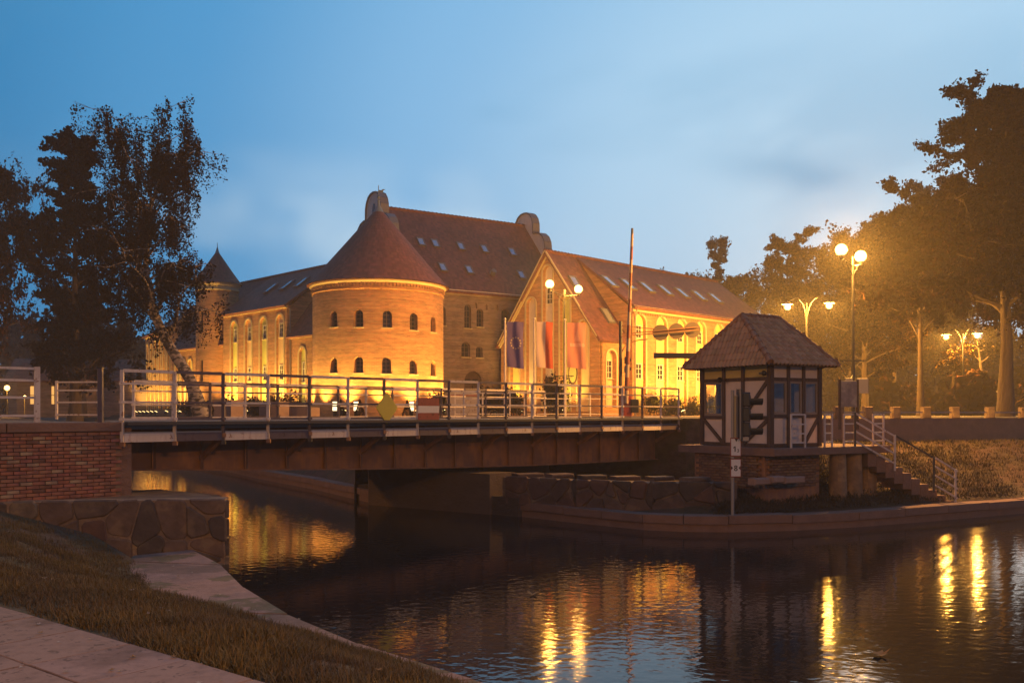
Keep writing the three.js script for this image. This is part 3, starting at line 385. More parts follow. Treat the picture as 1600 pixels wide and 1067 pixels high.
// gabled wing, right
{
  const t = thing('gabled_wing', 'brick castle wing with steep front gable, yellow niches and a row of skylights', 'building', at(2.7, 70, 0), R(45.1));
  const ridge = 12.4, lo = 5.55, hi = 8.1, w1 = 5.04, w2 = 5.5, t1 = 3.25, L = 23;
  // front gable wall (faces -x); drawn in (z, y) and turned
  const gn = [[-3.5, 1.0, 6.9], [-1.75, 1.0, 9.0], [0, 1.0, 11.3], [1.75, 1.0, 9.0], [3.5, 1.0, 6.9]], gd = .34;
  const turnG = (g) => g.rotateY(-Math.PI / 2);
  const gs = poly([[-w1, -.4], [w1, -.4], [w1, lo], [0, ridge - .1], [-w1, lo]]); for (const [s, w, top] of gn) gs.holes.push(new THREE.Path(archPts(s, w, .3, top).map((p) => new THREE.Vector2(...p))));
  obj('gable_wall', turnG(extr(gs, gd)).translate(gd, 0, 0), M.brick, t);
  gn.forEach(([s, w, top], i) => {
    obj('niche_panel', turnG(extr(poly(archPts(s, w + .1, .25, top + .05)), .1)).translate(gd + .06, 0, 0), [M.plasterYellow, M.plasterPale, M.plasterPale, M.plasterLime, M.plasterPeach][i], t);
    const q = poly(archPts(s, w + .26, .3, top + .13)); q.holes.push(new THREE.Path(archPts(s, w, .301, top).map((p) => new THREE.Vector2(...p)))); obj('arch_moulding', turnG(extr(q, .07)).translate(.004, 0, 0), M.trim, t);
    for (const [yb, h] of i === 2 ? [[8.4, 1.2]] : []) { const o = windowAt(t, 0, 0, .7, h, 0, false, 2, 3); o.position.set(gd - .05, yb, s); o.rotation.y = -Math.PI / 2; }
  });
  { const o = obj('door', turnG(extr(poly([[-.75, 0], [.75, 0], [.75, 2.9], [-.75, 2.9]]), .08)).translate(gd - .04, 0, 0), M.timber, t); obj('pane', [box(.02, 1.2, .3, gd - .1, 1.9, -.35), box(.02, 1.2, .3, gd - .1, 1.9, .35)], M.glassDark, o); }
  { const o = obj('oval_plaque', plain(new THREE.CylinderGeometry(.5, .5, .06, 28).scale(1, 1, 1.0).rotateZ(Math.PI / 2).scale(1, 1.55, .8).translate(-.08, 3.1, 2.6)), M.plasterYellow, t); obj('plaque_rim', plain(new THREE.TorusGeometry(.5, .05, 8, 32).rotateY(Math.PI / 2).scale(1, 1.55, .8).translate(-.11, 3.1, 2.6)), M.darkFrame, o); }
  for (const s of [-1, 1]) for (let k = 0; k < 3; k++) obj('verge_moulding', bar([-.1 - k * .1, lo - .32 + k * .17 + .1, s * (w1 + .05)], [-.1 - k * .1, ridge - .42 + k * .17 + .1, 0], .14, .09), M.trim, t);
  // low side wall of the front part
  wallFace(t, [[0.01, -.4], [t1, -.4], [t1, lo], [0.01, lo]], [archPts(1.35, 1.1, .6, 4.75)], w1, .34, M.brick, 'side_wall');
  niche(t, 1.35, 1.1, .6, 4.75, w1, .3, M.plasterPeach, [[2.7, 1.35, .72]]);
  obj('cornice', [box(t1, .2, .2, t1 / 2, lo - .1, w1 + .08), box(L - t1 + .2, .14, .18, (L + t1) / 2, hi - .35, w2 + .07), box(L - t1 + .3, .2, .34, (L + t1) / 2, hi - .1, w2 + .12)], M.trim, t);
  { const D = []; for (let x = t1 + .1; x < L; x += .3) D.push(box(.14, .16, .14, x, hi - .52, w2 + .05)); obj('dentils', D, M.brick, t); }
  // long facade
  const bays = []; for (let i = 0; i < 8; i++) bays.push(4.2 + i * 2.68);
  const nb = bays.filter((b) => b < L - .8);
  wallFace(t, [[t1, -.4], [L, -.4], [L, hi], [t1, hi]], nb.map((x) => archPts(x, 1.25, .5, 7.5)), w2, .36, M.brick, 'long_wall');
  for (const x of nb) niche(t, x, 1.25, .5, 7.5, w2, .22, M.plasterYellow, [[5.75, 1.0, .72], [2.7, 1.2, .8]]);
  const side = [[w2 - .37, -.4], [w2 - .37, hi], [0, ridge - .15], [-w2, hi], [-w2, -.4]]; for (const x of [t1 + .34, L - .34]) obj('end_wall', turnG(extr(poly(side.slice().reverse()), .33)).translate(x + (x < 10 ? 0 : .33), 0, 0), M.brick, t);
  obj('end_wall', box(.33, hi + .4, .37, t1 + .17, hi / 2 - .2, w2 - .19), M.brick, t);
  const rf = obj('roof', [quad([-.35, lo - .15, w1 + .35], [t1, lo - .15, w1 + .35], [t1, ridge, 0], [-.35, ridge, 0], .18), quad([t1, lo - .15, -w1 - .35], [-.35, lo - .15, -w1 - .35], [-.35, ridge, 0], [t1, ridge, 0], .18),
    quad([t1 - .15, hi - .1, w2 + .4], [L + .3, hi - .1, w2 + .4], [L + .3, ridge, 0], [t1 - .15, ridge, 0], .18), quad([L + .3, hi - .1, -w2 - .4], [t1 - .15, hi - .1, -w2 - .4], [t1 - .15, ridge, 0], [L + .3, ridge, 0], .18)], M.roof, t, true);
  ridgeCaps(rf, [-.35, ridge, 0], [L + .3, ridge, 0]);
  const e2 = V(0, ridge - hi, -w2).normalize(), e1 = V(0, ridge - lo, -w1).normalize();
  for (const x of [4.6, 6.9, 9.3, 11.8, 14.2, 16.7, 19.2]) skylight(t, V(x - 1.1, ridge - (ridge - hi + .1) / (w2 + .4) * 3.1 + .02, 3.1), EX, e2, .85, 1.5);
  skylight(t, V(.85, ridge - (ridge - lo + .15) / (w1 + .35) * 2.0 + .02, 2.0), EX, e1, .8, 1.4); skylight(t, V(2.3, ridge - (ridge - lo + .15) / (w1 + .35) * 3.9 + .02, 3.9), EX, e1, .8, 1.4);
  for (const x of [t1 + .25]) obj('downpipe', [rod([x, 0, w2 + .1], [x, hi - .5, w2 + .1], .05), rod([x, hi - .5, w2 + .1], [x, hi - .1, w2 + .35], .05)], M.galv, t);
}
// long left wing
{
  const t = thing('arcaded_wing', 'long brick castle wing with lit arched niches left of the round tower', 'building', at(-18, 74, 0), R(-46));
  const ridge = 12.7, lo = 6.3, hi = 8.8, x0 = -21.8, x1 = 7.2, zl = -.3;
  const low = [[1.9, .95, 5.3, M.plasterLime], [-17.9, .85, 5.2, M.plasterYellow], [-19.3, .85, 5.2, M.plasterPeach], [-20.7, .85, 5.2, M.plasterYellow]], hiN = [[-1.0, M.plasterPeach], [-3.65, M.plasterLime], [-6.2, M.plasterPeach], [-8.7, M.plasterLime]];
  wallFace(t, [[0, -.4], [x1, -.4], [x1, lo], [0, lo]], [archPts(1.9, .95, .3, 5.3)], zl, .34, M.brick, 'link_wall');
  wallFace(t, [[x0, -.4], [-10.7, -.4], [-10.7, lo], [x0, lo]], low.slice(1).map(([x, w, top]) => archPts(x, w, .3, top)), zl, .34, M.brick, 'link_wall');
  for (const [x, w, top, m] of low) niche(t, x, w, .3, top, zl, .2, m, [[2.6, 1.6, .55]]);
  wallFace(t, [[-10.7, -.4], [0, -.4], [0, hi], [-10.7, hi]], hiN.map(([x]) => archPts(x, 1.15, .5, 8.1)), 0, .4, M.brick, 'arcade_wall');
  for (const [x, m] of hiN) niche(t, x, 1.15, .5, 8.1, 0, .2, m, [[6.3, 1.15, .62], [2.9, 1.15, .62]]);
  for (const x of [-.34, -10.36]) obj('end_wall', extr(poly([[-.41, -.4], [-.41, hi], [-5, ridge - .15], [-9.5, hi], [-9.5, -.4]].reverse()), .33).rotateY(-Math.PI / 2).translate(x + (x > -5 ? .33 : 0), 0, 0), M.brick, t);
  obj('end_wall', [box(.33, hi + .2, .37, -.18, hi / 2 - .1 - .2, -.2 - .02), box(.33, hi + .2, .37, -10.52, hi / 2 - .3, -.22)], M.brick, t);
  for (const [a, b, y, z] of [[0, x1, lo, zl], [x0, -10.7, lo, zl], [-10.8, .1, hi, 0]]) obj('cornice', [box(b - a, .18, .2, (a + b) / 2, y - .14, z + .08), box(b - a, .1, .34, (a + b) / 2, y - .01, z + .12)], M.trim, t);
  const rf = obj('roof', [quad([0, lo - .1, zl + .4], [x1, lo - .1, zl + .4], [x1, ridge, -5], [0, ridge, -5], .18), quad([x0, lo - .1, zl + .4], [-10.7, lo - .1, zl + .4], [-10.7, ridge, -5], [x0, ridge, -5], .18), quad([x1, lo - .1, -10], [x0, lo - .1, -10], [x0, ridge, -5], [x1, ridge, -5], .18), quad([-11.0, hi - .05, .42], [.3, hi - .05, .42], [.3, ridge + .02, -5], [-11.0, ridge + .02, -5], .18)], M.roof, t, true);
  ridgeCaps(rf, [x0, ridge, -5], [x1, ridge, -5]);
  const e2 = V(0, ridge - hi, -5).normalize();
  for (const x of [-6.8, -4.13, -1.8]) skylight(t, V(x, hi + (ridge - hi) * 2.9 / 5.42 + .12, -2.5), EX, e2, .8, 1.5);
  for (const [x, h, z] of [[.22, hi - .3, zl + .1], [-10.95, lo - .2, zl + .1]]) obj('downpipe', rod([x, 0, z], [x, h, z], .05), M.galv, t);
}
// slender stair tower
{
  const t = thing('stair_tower', 'slender round brick stair tower with pointed cone roof and slit windows', 'tower', at(-26.7, 84, 0)), r = 1.85;
  const lathe = (p, seg = 48) => plain(new THREE.LatheGeometry(p.map((q) => new THREE.Vector2(...q)), seg));
  const slits = [[R(-30), 3.0, 4.9], [R(-30), 7.4, 9.2], [R(-62), 3.0, 4.8], [R(-62), 7.6, 9.3]];
  const ev = new Evaluator(); ev.useGroups = false; ev.attributes = ['position', 'normal', 'uv']; let b = new Brush(toCreasedNormals(new THREE.LatheGeometry([[r - .5, -.4], [r, -.4], [r, 11.2], [r - .5, 11.2], [r - .5, -.4]].map((q) => new THREE.Vector2(...q)), 64), .6)); b.updateMatrixWorld();
  for (const [a, y0, y1] of slits) { const c = new Brush(box(.42, y1 - y0, 1, 0, (y0 + y1) / 2, r)); c.rotation.y = a; c.updateMatrixWorld(); b = ev.evaluate(b, c, SUBTRACTION); }
  const g = plain(b.geometry.clone()), P = g.attributes.position, uv = new Float32Array(P.count * 2); for (let i = 0; i < P.count; i += 3) { const c0 = Math.atan2(P.getX(i), P.getZ(i)); for (let k = 0; k < 3; k++) { let a = Math.atan2(P.getX(i + k), P.getZ(i + k)); if (a - c0 > 3) a -= 6.28318; if (c0 - a > 3) a += 6.28318; uv[(i + k) * 2] = a * r; uv[(i + k) * 2 + 1] = P.getY(i + k); } } g.setAttribute('uv', new THREE.BufferAttribute(uv, 2)); obj('wall', g, M.brick, t, true);
  for (const [a, y0, y1] of slits) { const o = windowAt(t, 0, y0, .42, y1 - y0, 0, false, 1, 3, M.darkFrame); o.position.set(Math.sin(a) * (r - .3), y0, Math.cos(a) * (r - .3)); o.rotation.y = a; }
  obj('cornice', lathe([[r - .1, 11.1], [r + .08, 11.1], [r + .08, 11.25], [r + .02, 11.28], [r + .02, 11.5], [r + .2, 11.62], [r + .2, 11.8], [r - .3, 11.8]]), M.trim, t);
  obj('roof', M.coneOf(2.12, 11.78, 14.9, 48), M.roof, t, true); obj('soffit', lathe([[2.14, 11.77], [1.5, 11.82]]), M.roof, t);
  obj('finial', lathe([[.22, 14.6], [.1, 14.95], [.07, 15.1], [.03, 15.2], [.02, 15.6], [0, 15.62]], 12), M.copper, t);
}
// far end block
{
  const t = thing('end_block', 'far brick end block with six tall lit niches left of the stair tower', 'building', at(-33.9, 92.4, 0), R(-59.3)), L = 15.5, hi = 8.8, ridge = 12.4;
  const xs = [0, 1, 2, 3, 4, 5].map((i) => -1.6 - i * 2.45);
  wallFace(t, [[-L, -.4], [0, -.4], [0, hi], [-L, hi]], xs.map((x) => archPts(x, 1.15, .5, 8.0)), 0, .4, M.brick);
  xs.forEach((x, i) => niche(t, x, 1.15, .5, 8.0, 0, .2, i % 2 ? M.plasterYellow : M.plasterLime, [[6.2, 1.15, .62], [2.9, 1.15, .62]]));
  obj('cornice', [box(L + .2, .18, .2, -L / 2, hi - .14, .08), box(L + .2, .1, .34, -L / 2, hi, .12)], M.trim, t);
  for (const x of [-.01, -L + .34]) obj('end_wall', extr(poly([[-.41, -.4], [-.41, hi], [-5, ridge - .15], [-9.5, hi], [-9.5, -.4]].reverse()), .33).rotateY(-Math.PI / 2).translate(x, 0, 0), M.brick, t);
  const rf = obj('roof', [quad([-L - .2, hi - .05, .42], [.2, hi - .05, .42], [.2, ridge, -5], [-L - .2, ridge, -5], .18), quad([.2, hi - .05, -10.4], [-L - .2, hi - .05, -10.4], [-L - .2, ridge, -5], [.2, ridge, -5], .18)], M.roof, t, true); ridgeCaps(rf, [-L - .2, ridge, -5], [.2, ridge, -5]);
  delete M.coneOf;
}
// low outbuilding far left
{
  const t = thing('outbuilding', 'low dark outbuilding with red tiled roof behind the trees far left', 'building', at(-48, 104, 0), R(8));
  obj('wall', box(16, 4.2, 6, 0, 1.8, -3), M.greyBrick, t); obj('roof', [quad([-8.4, 3.8, .4], [8.4, 3.8, .4], [8.4, 6.4, -3], [-8.4, 6.4, -3], .15), quad([8.4, 3.8, -6.4], [-8.4, 3.8, -6.4], [-8.4, 6.4, -3], [8.4, 6.4, -3], .15)], M.roof, t, true);
}
{
  const t = thing('garden_house', 'small dark house with two lit windows behind the approach railing far left', 'building', at(-40, 80, 0), R(6));
  wallFace(t, [[-2.6, -.2], [2.6, -.2], [2.6, 3.1], [-2.6, 3.1]], [[[-1.55, .95], [-.75, .95], [-.75, 2.5], [-1.55, 2.5]], [[.2, .95], [.75, .95], [.75, 2.5], [.2, 2.5]]], 0, .25, M.greyBrick);
  for (const [x, w] of [[-1.15, .8], [.475, .55]]) { const o = obj('window', [box(w, .05, .06, x, 1.72, -.1), box(.05, 1.55, .06, x, 1.72, -.1)], M.darkFrame, t); obj('pane', box(w, 1.55, .02, x, 1.72, -.16), M.litPane, o); }
  obj('side_wall', [box(.25, 3.3, 4, -2.48, 1.45, -2.25), box(.25, 3.3, 4, 2.48, 1.45, -2.25), box(4.7, 3.3, .25, 0, 1.45, -4.1)], M.greyBrick, t); obj('roof', [quad([-3, 2.95, .4], [3, 2.95, .4], [3, 4.6, -2.1], [-3, 4.6, -2.1], .15), quad([3, 2.95, -4.6], [-3, 2.95, -4.6], [-3, 4.6, -2.1], [3, 4.6, -2.1], .15)], M.roof, t, true);
}
// floodlights at the foot of the walls: case, lit lens and the lamp in it
const ORD = ['first', 'second', 'third', 'fourth', 'fifth', 'sixth', 'seventh'], floodCount = {};
function flood(x, d, aim, I, label, group, ang = 52) {
  const nth = floodCount[group] = (floodCount[group] ?? -1) + 1; label = ORD[nth] + ' ' + label + ', counted from the left';
  const t = thing('ground_floodlight', label, 'floodlight', at(x, d, 0), 0, group); t.rotation.y = Math.atan2(aim[0] - x, -(aim[1] - d));
  obj('case', [new THREE.CylinderGeometry(.17, .13, .26, 14).rotateX(.5).translate(0, .2, 0), box(.08, .2, .08, 0, .05, 0)], M.black, t);
  const l = obj('lens', plain(new THREE.CylinderGeometry(.15, .15, .04, 16).rotateX(.5).translate(0, .33, .07)), M.floodLens, t);
  const s = new THREE.SpotLight(FLOOD, I, 0, R(ang), .9, 2); s.position.set(0, .42, .11); s.target.position.set(...(() => { const dx = Math.hypot(aim[0] - x, aim[1] - d); return [0, .42 + aim[2], dx]; })()); s.castShadow = true; s.shadow.radius = 5; t.add(s, s.target); return t;
}
{
  const [cx, cd] = [-9.5, 66];
  for (const a of [-70, -42, -16, 10, 36, 62, 86]) { const s = Math.sin(R(a)), c = Math.cos(R(a)); flood(cx + s * 5.55, cd - c * 5.55, [cx + s * 4.6, cd - c * 4.6, 3.0], 230, 'small ground floodlight at the foot of the round tower', 'floodlights around the round tower', 46); }
  const loc = (ox, od, th, x, z) => [ox + Math.cos(th) * x + Math.sin(th) * z, od + Math.sin(th) * x - Math.cos(th) * z];
  for (const x of [.6, 3.4]) { const p = loc(-18, 74, R(-46), x, 1.2), q = loc(-18, 74, R(-46), x, -.3); flood(...p, [...q, 3.2], 112, 'small ground floodlight before the low wall beside the round tower', 'floodlights before the link wall'); }
  for (const x of [-10.2, -8.7, -6.2, -3.65, -1.0]) { const p = loc(-18, 74, R(-46), x, 1.5), q = loc(-18, 74, R(-46), x, 0); flood(...p, [...q, 3.6], 176, 'small ground floodlight before the arcaded wing', 'floodlights before the arcaded wing'); }
  for (const x of [-19.4, -16.6, -13.6]) { const p = loc(-18, 74, R(-46), x, 1.4 + (x > -14 ? 1.6 : 0)), q = loc(-18, 74, R(-46), x, -.3); flood(...p, [...q, 3.2], 144, 'small ground floodlight near the stair tower', 'floodlights near the stair tower'); }
  for (const x of [-13.85, -11.4, -8.95, -6.5, -4.05, -1.6]) { const p = loc(-33.9, 92.4, R(-59.3), x, 1.3), q = loc(-33.9, 92.4, R(-59.3), x, 0); flood(...p, [...q, 3.4], 152, 'small ground floodlight before the far end block', 'floodlights before the far end block'); }
  for (const x of [5.5, 8.2, 10.9, 13.6, 16.3, 19, 21.6]) { const p = loc(2.7, 70, R(45.1), x, 8.5), q = loc(2.7, 70, R(45.1), x, 5.5); flood(...p, [...q, 3.0], 165, 'small ground floodlight in the shrubs along the gabled wing', 'floodlights along the gabled wing', 62); }
  for (const z of [-3.5, -1.7, 2.7]) { const p = loc(2.7, 70, R(45.1), -1.3, z), q = loc(2.7, 70, R(45.1), 0, z); flood(...p, [...q, 3.4], 72, 'small ground floodlight before the front gable', 'floodlights before the front gable'); }
}

// ---------- swing bridge ----------
const SP = 1.24, NP = 18, KEND = SP * NP;
{
  const t = thing('swing_bridge', 'low steel swing bridge crossing the canal with brown plate girders', 'bridge');
  obj('deck', [slabOf([BP(.05, .45), BP(KEND, .45), BP(KEND, 6.35), BP(2.2, 6.35)].reverse(), -.02, .16)], M.road, t);
  for (const w of [.12, 6.62]) obj('walkway', slabOf([BP(w > 3 ? 2.2 : .05, w - .3), BP(KEND, w - .3), BP(KEND, w + .3), BP(w > 3 ? 2.2 : .05, w + .3)].reverse(), -.004, .07), M.darkSteel, t);
  for (const w of [1.15, 5.6]) {                        // plate girders, deeper towards the pivot
    const pts = []; const g = obj('girder', [(() => { const s = poly([[.3, -.2], [KEND, -.2], [KEND, -1.68], [14, -1.62], [7, -1.42], [.3, -1.12]]); const e = extr(s, .03); e.rotateY(Math.atan2(BU[1], BU[0])); const p = BP(0, w); return e.translate(p[0], 0, -p[1]); })()], M.steel, t);
    const bot = (k) => k < 7 ? lerp(-1.12, -1.42, k / 7) : k < 14 ? lerp(-1.42, -1.62, (k - 7) / 7) : lerp(-1.62, -1.68, (k - 14) / (KEND - 14));
    for (let k = 0; k < 6; k++) { const a = .3 + k * (KEND - .3) / 6, b = .3 + (k + 1) * (KEND - .3) / 6; obj('flange', bar(B3(a, w, bot(a)), B3(b, w, bot(b)), .34, .035), M.steel, g); }
    for (let k = 1; k < NP; k += 1) obj('stiffener', bar(B3(k * SP, w - .1, -.2), B3(k * SP, w - .1, bot(k * SP) + .02), .02, .18), M.steel, g);
  }
  for (let k = 2; k <= NP; k += 2) {                     // brackets carrying the walkway
    obj('bracket', [bar(B3(k * SP, 1.1, -.95), B3(k * SP, .12, -.42), .1, .12), bar(B3(k * SP, 1.1, -.34), B3(k * SP, -.05, -.34), .1, .1)], M.steel, t);
    obj('bracket', [bar(B3(k * SP, 5.65, -.95), B3(k * SP, 6.6, -.42), .1, .12)], M.steel, t);
  }
  for (let k = 0; k < NP; k++) obj('cross_beam', bar(B3((k + .5) * SP, 1.2, -.38), B3((k + .5) * SP, 5.6, -.38), .14, .3), M.steel, t);
  obj('edge_beam', [bar(B3(.05, .42, -.1), B3(KEND, .42, -.1), .06, .16)], M.galv, t);
  obj('pivot_bearing', [new THREE.CylinderGeometry(1.2, 1.35, .8, 32).translate(...B3(16.5, 3.4, -2.05))], M.darkSteel, t);
}
function railing(label, w, k0, n, kick, group) {         // posts, rails and kick plates alternate white and dark panel by panel
  const t = thing('bridge_railing', label, 'railing', [0, 0, 0], 0, group), R4 = [1.15, .86, .44, .055], out = w < 3 ? -1 : 1;
  for (let i = 0; i <= n; i++) {
    const k = k0 + i * SP, wh = i === 0 || i % 2 === 1 || i === n, m = wh ? M.white : M.navy, b = kick ? -.52 : 0;
    obj('post', [bar(B3(k, w, b), B3(k, w, 1.165), .075, .06), ...R4.slice(1).map((y) => bar(B3(k - .05, w, y), B3(k + .05, w, y), .1, .06))], m, t);
    if (kick) obj('foot_clip', bar(B3(k, w + .02 * out, -.56), B3(k, w + .02 * out, -.46), .1, .09), wh ? M.steel : M.darkSteel, t);
    if (i === n) break; const c = i % 2 === 0 ? M.white : M.navy, a = k + .04, e = k + SP - .04;
    R4.forEach((y, j) => obj('rail', bar(B3(a, w, y), B3(e, w, y), j ? .045 : .06, j ? .045 : .07), c, t));
    if (kick) { obj('kick_plate', bar(B3(a, w - .015, -.365), B3(e, w - .015, -.365), .03, .2), c, t); obj('kick_ledge', bar(B3(a, w + .1, -.25), B3(e, w + .1, -.25), .2, .03), M.galv, t); }
  }
}
railing('near railing of the swing bridge with alternating white and dark panels', 0, 0, NP, true);
railing('far railing of the swing bridge seen behind the roadway', 6.75, 3.3, 15, false);
function plainRail(name, label, p, q, n, wpost, wrail, mat = M.white) {
  const t = thing(name, label, 'railing'); for (let i = 0; i <= n; i++) { const x = lerp(p[0], q[0], i / n), d = lerp(p[1], q[1], i / n); obj('post', box(wpost, 1.17, wpost, x, .585, -d, Math.atan2(q[1] - p[1], q[0] - p[0])), mat, t); }
  for (let i = 0; i < n; i++) for (const y of [1.13, .88, .52, .14]) { const f = (s) => [lerp(p[0], q[0], s), y, -lerp(p[1], q[1], s)]; obj('rail', bar(f((i + .015) / n), f((i + .985) / n), wrail, wrail), mat, t); }
}
plainRail('approach_railing', 'large white railing above the brick abutment at the left edge', BP(-1.76, .1), BP(-6.4, .1), 2, .095, .05);
plainRail('approach_railing', 'short white railing beyond the road left of the bridge', [-13.85, 28.2], [-12.45, 28.0], 1, .06, .045);
plainRail('approach_railing', 'white railing panels beside the flagpoles behind the bridge', [-2.7, 44], [-.1, 44.4], 2, .07, .05);
plainRail('approach_railing', 'white railing on the street behind the bridge below the street lamp', [.6, 44.5], [5.4, 45.3], 3, .06, .045);
{
  const t = thing('steel_post', 'dark bluish steel post at the end of the abutment beside the bridge', 'post'); const p = BP(-.42, .14); obj('shaft', cbox(.1, 1.2, .1, p[0], .58, -p[1], .012), M.navy, t); obj('cap', box(.12, .03, .12, p[0], 1.195, -p[1]), M.darkSteel, t);
  const y = thing('navigation_sign', 'yellow diamond navigation sign hung on the bridge railing', 'sign'); const c = B3(7.48, -.07, .34), a = Math.atan2(BU[1], BU[0]), P = (g) => g.rotateY(a).translate(...c);
  obj('plate', P(extr(poly([[0, -.45], [.385, 0], [0, .45], [-.385, 0]]), .02, .004)), M.signYellow, y); obj('fixing_strap', P(box(.05, .5, .03, 0, 0, -.02)), M.galv, y);
  const r = thing('navigation_sign', 'red and white striped navigation board hung on the bridge railing', 'sign'), c2 = B3(9.05, -.07, .3), Q = (g) => g.rotateY(a).translate(...c2);
  const w = .82; obj('red_band', Q(cbox(w, .235, .02, 0, .2225, 0, .004)), M.redPaint, r); obj('white_band', Q(cbox(w, .205, .02, 0, 0, 0, .004)), M.signWhite, r); obj('red_band', Q(cbox(w, .235, .02, 0, -.2225, 0, .004)), M.redPaint, r); obj('fixing_strap', Q(box(.05, .6, .03, 0, 0, -.02)), M.galv, r);
}
function stoneFace(t, P0, P1, Y0, Y1, nx, ny, mats, r) {      // uneven stones: cells around scattered centres, clipped against their neighbours
  const L = Math.hypot(P1[0] - P0[0], P1[1] - P0[1]), a = Math.atan2(P1[1] - P0[1], P1[0] - P0[0]), place = (g) => g.rotateY(a).translate(P0[0], 0, -P0[1]), cen = [];
  for (let gy = 0; gy < ny; gy++) for (let gx = 0; gx < nx; gx++) if (r() > .24) cen.push([(gx + .5 + (gy % 2) * .4 - .2 + (r() - .5) * .95) / nx * L, Y0 + (gy + .5 + (r() - .5) * .85) / ny * (Y1 - Y0)]);
  for (const c of cen) {
    let P = [[0.02, Y0], [L - .02, Y0], [L - .02, Y1], [0.02, Y1]];
    for (const o of cen) { if (o === c) continue; const mx = (c[0] + o[0]) / 2, my = (c[1] + o[1]) / 2, dx = o[0] - c[0], dy = o[1] - c[1], l = Math.hypot(dx, dy); if (l > 2) continue; const f = (p) => ((p[0] - mx) * dx + (p[1] - my) * dy) / l + .02 + .05 * hash(Math.round(c[0] * 90 + o[0] * 90), Math.round(c[1] * 90 + o[1] * 90), 2); const Q = []; for (let k = 0; k < P.length; k++) { const a1 = P[k], b1 = P[(k + 1) % P.length], fa = f(a1), fb = f(b1); if (fa <= 0) Q.push(a1); if (fa * fb < 0) { const t1 = fa / (fa - fb); Q.push([lerp(a1[0], b1[0], t1), lerp(a1[1], b1[1], t1)]); } } P = Q; if (P.length < 3) break; }
    if (P.length < 3) continue; const cut = []; P.forEach((p, k) => { const q = P[(k + 1) % P.length], l = Math.hypot(q[0] - p[0], q[1] - p[1]), e = Math.min(.3, .05 / Math.max(l, .01)), j1 = () => (r() - .5) * .03; cut.push([lerp(p[0], q[0], e) + j1(), lerp(p[1], q[1], e) + j1()], [lerp(p[0], q[0], 1 - e) + j1(), lerp(p[1], q[1], 1 - e) + j1()]); });
    obj('stone', place(toCreasedNormals(extr(poly(cut), .02 + r() * .05, .03), .7).translate(0, 0, -.05)), mats[Math.floor(r() * mats.length)], t);
  }
}
// ---------- left abutment: brick above, rough stone below ----------
{
  const t = thing('brick_abutment', 'red brick abutment wall with concrete coping carrying the left end of the bridge', 'wall');
  const a = Math.atan2(BU[1], BU[0]), turn = (g, s, y, w) => { const p = BP(-s, w); return g.rotateY(a).translate(p[0], y, -p[1]); };
  obj('core', turn(box(12, 1.62, .5), 6, -.97, .34), std({ map: conc, color: rgb(.22, .16, .13), roughness: 1 }), t);
  const r = rngOf(12), mats = []; for (let i = 0; i < 7; i++) mats.push(std({ map: stoneT, bumpMap: stoneB, bumpScale: .01, color: rgb(.27 + .07 * r(), .125 + .04 * r(), .09 + .03 * r()) })); mats.push(std({ map: stoneT, bumpMap: stoneB, bumpScale: .01, color: rgb(.36, .26, .20) }), std({ map: stoneT, color: rgb(.19, .095, .075) }));
  const bg = [0, 1, 2].map((i) => metreUV(cbox(.238, .066, .12, i * .37, i * .5, 0, .006).translate(0, 0, 0))).map((g, i) => g.translate(-i * .37, -i * .5, 0));
  const rest = []; let n = 0;
  for (let c = 0; c < 20; c++) for (let k = 0; k < 44; k++) {
    const s = .13 + k * .25 + (c % 2) * .125, y = -.22 - .04 - c * .079; if (s > 10.8) continue; const p = BP(-s, .06 + (r() - .5) * .012);
    if (s < 3.1 && n < 300) { n++; const o = put(new THREE.Mesh(bg[Math.floor(r() * 3)], mats[Math.floor(Math.pow(r(), 1.2) * 9)]), 'brick', t); o.position.set(p[0], y, -p[1]); o.rotation.y = a; } else if (k % 1 === 0) { const g = bg[0].clone().rotateY(a).translate(p[0], y, -p[1]); rest.push(g); }
  }
  const b = obj('bricks', rest, mats[2], t, true); b.userData.kind = 'stuff';
  for (let i = 0; i < 5; i++) obj('coping_slab', turn(cbox(2.36, .2, .62, 0, 0, 0, .015), .02 + 1.19 + i * 2.38, -.11, .26), M.oldConcrete, t);
  // return face along the canal
  obj('return_wall', (() => { const p = BP(.02, 0), q = BP(.5, 6.9); return bar([p[0] - .02, -1.0, -p[1] - .15], [q[0], -1.0, -q[1]], .3, 1.72); })(), M.oldConcrete, t);
}
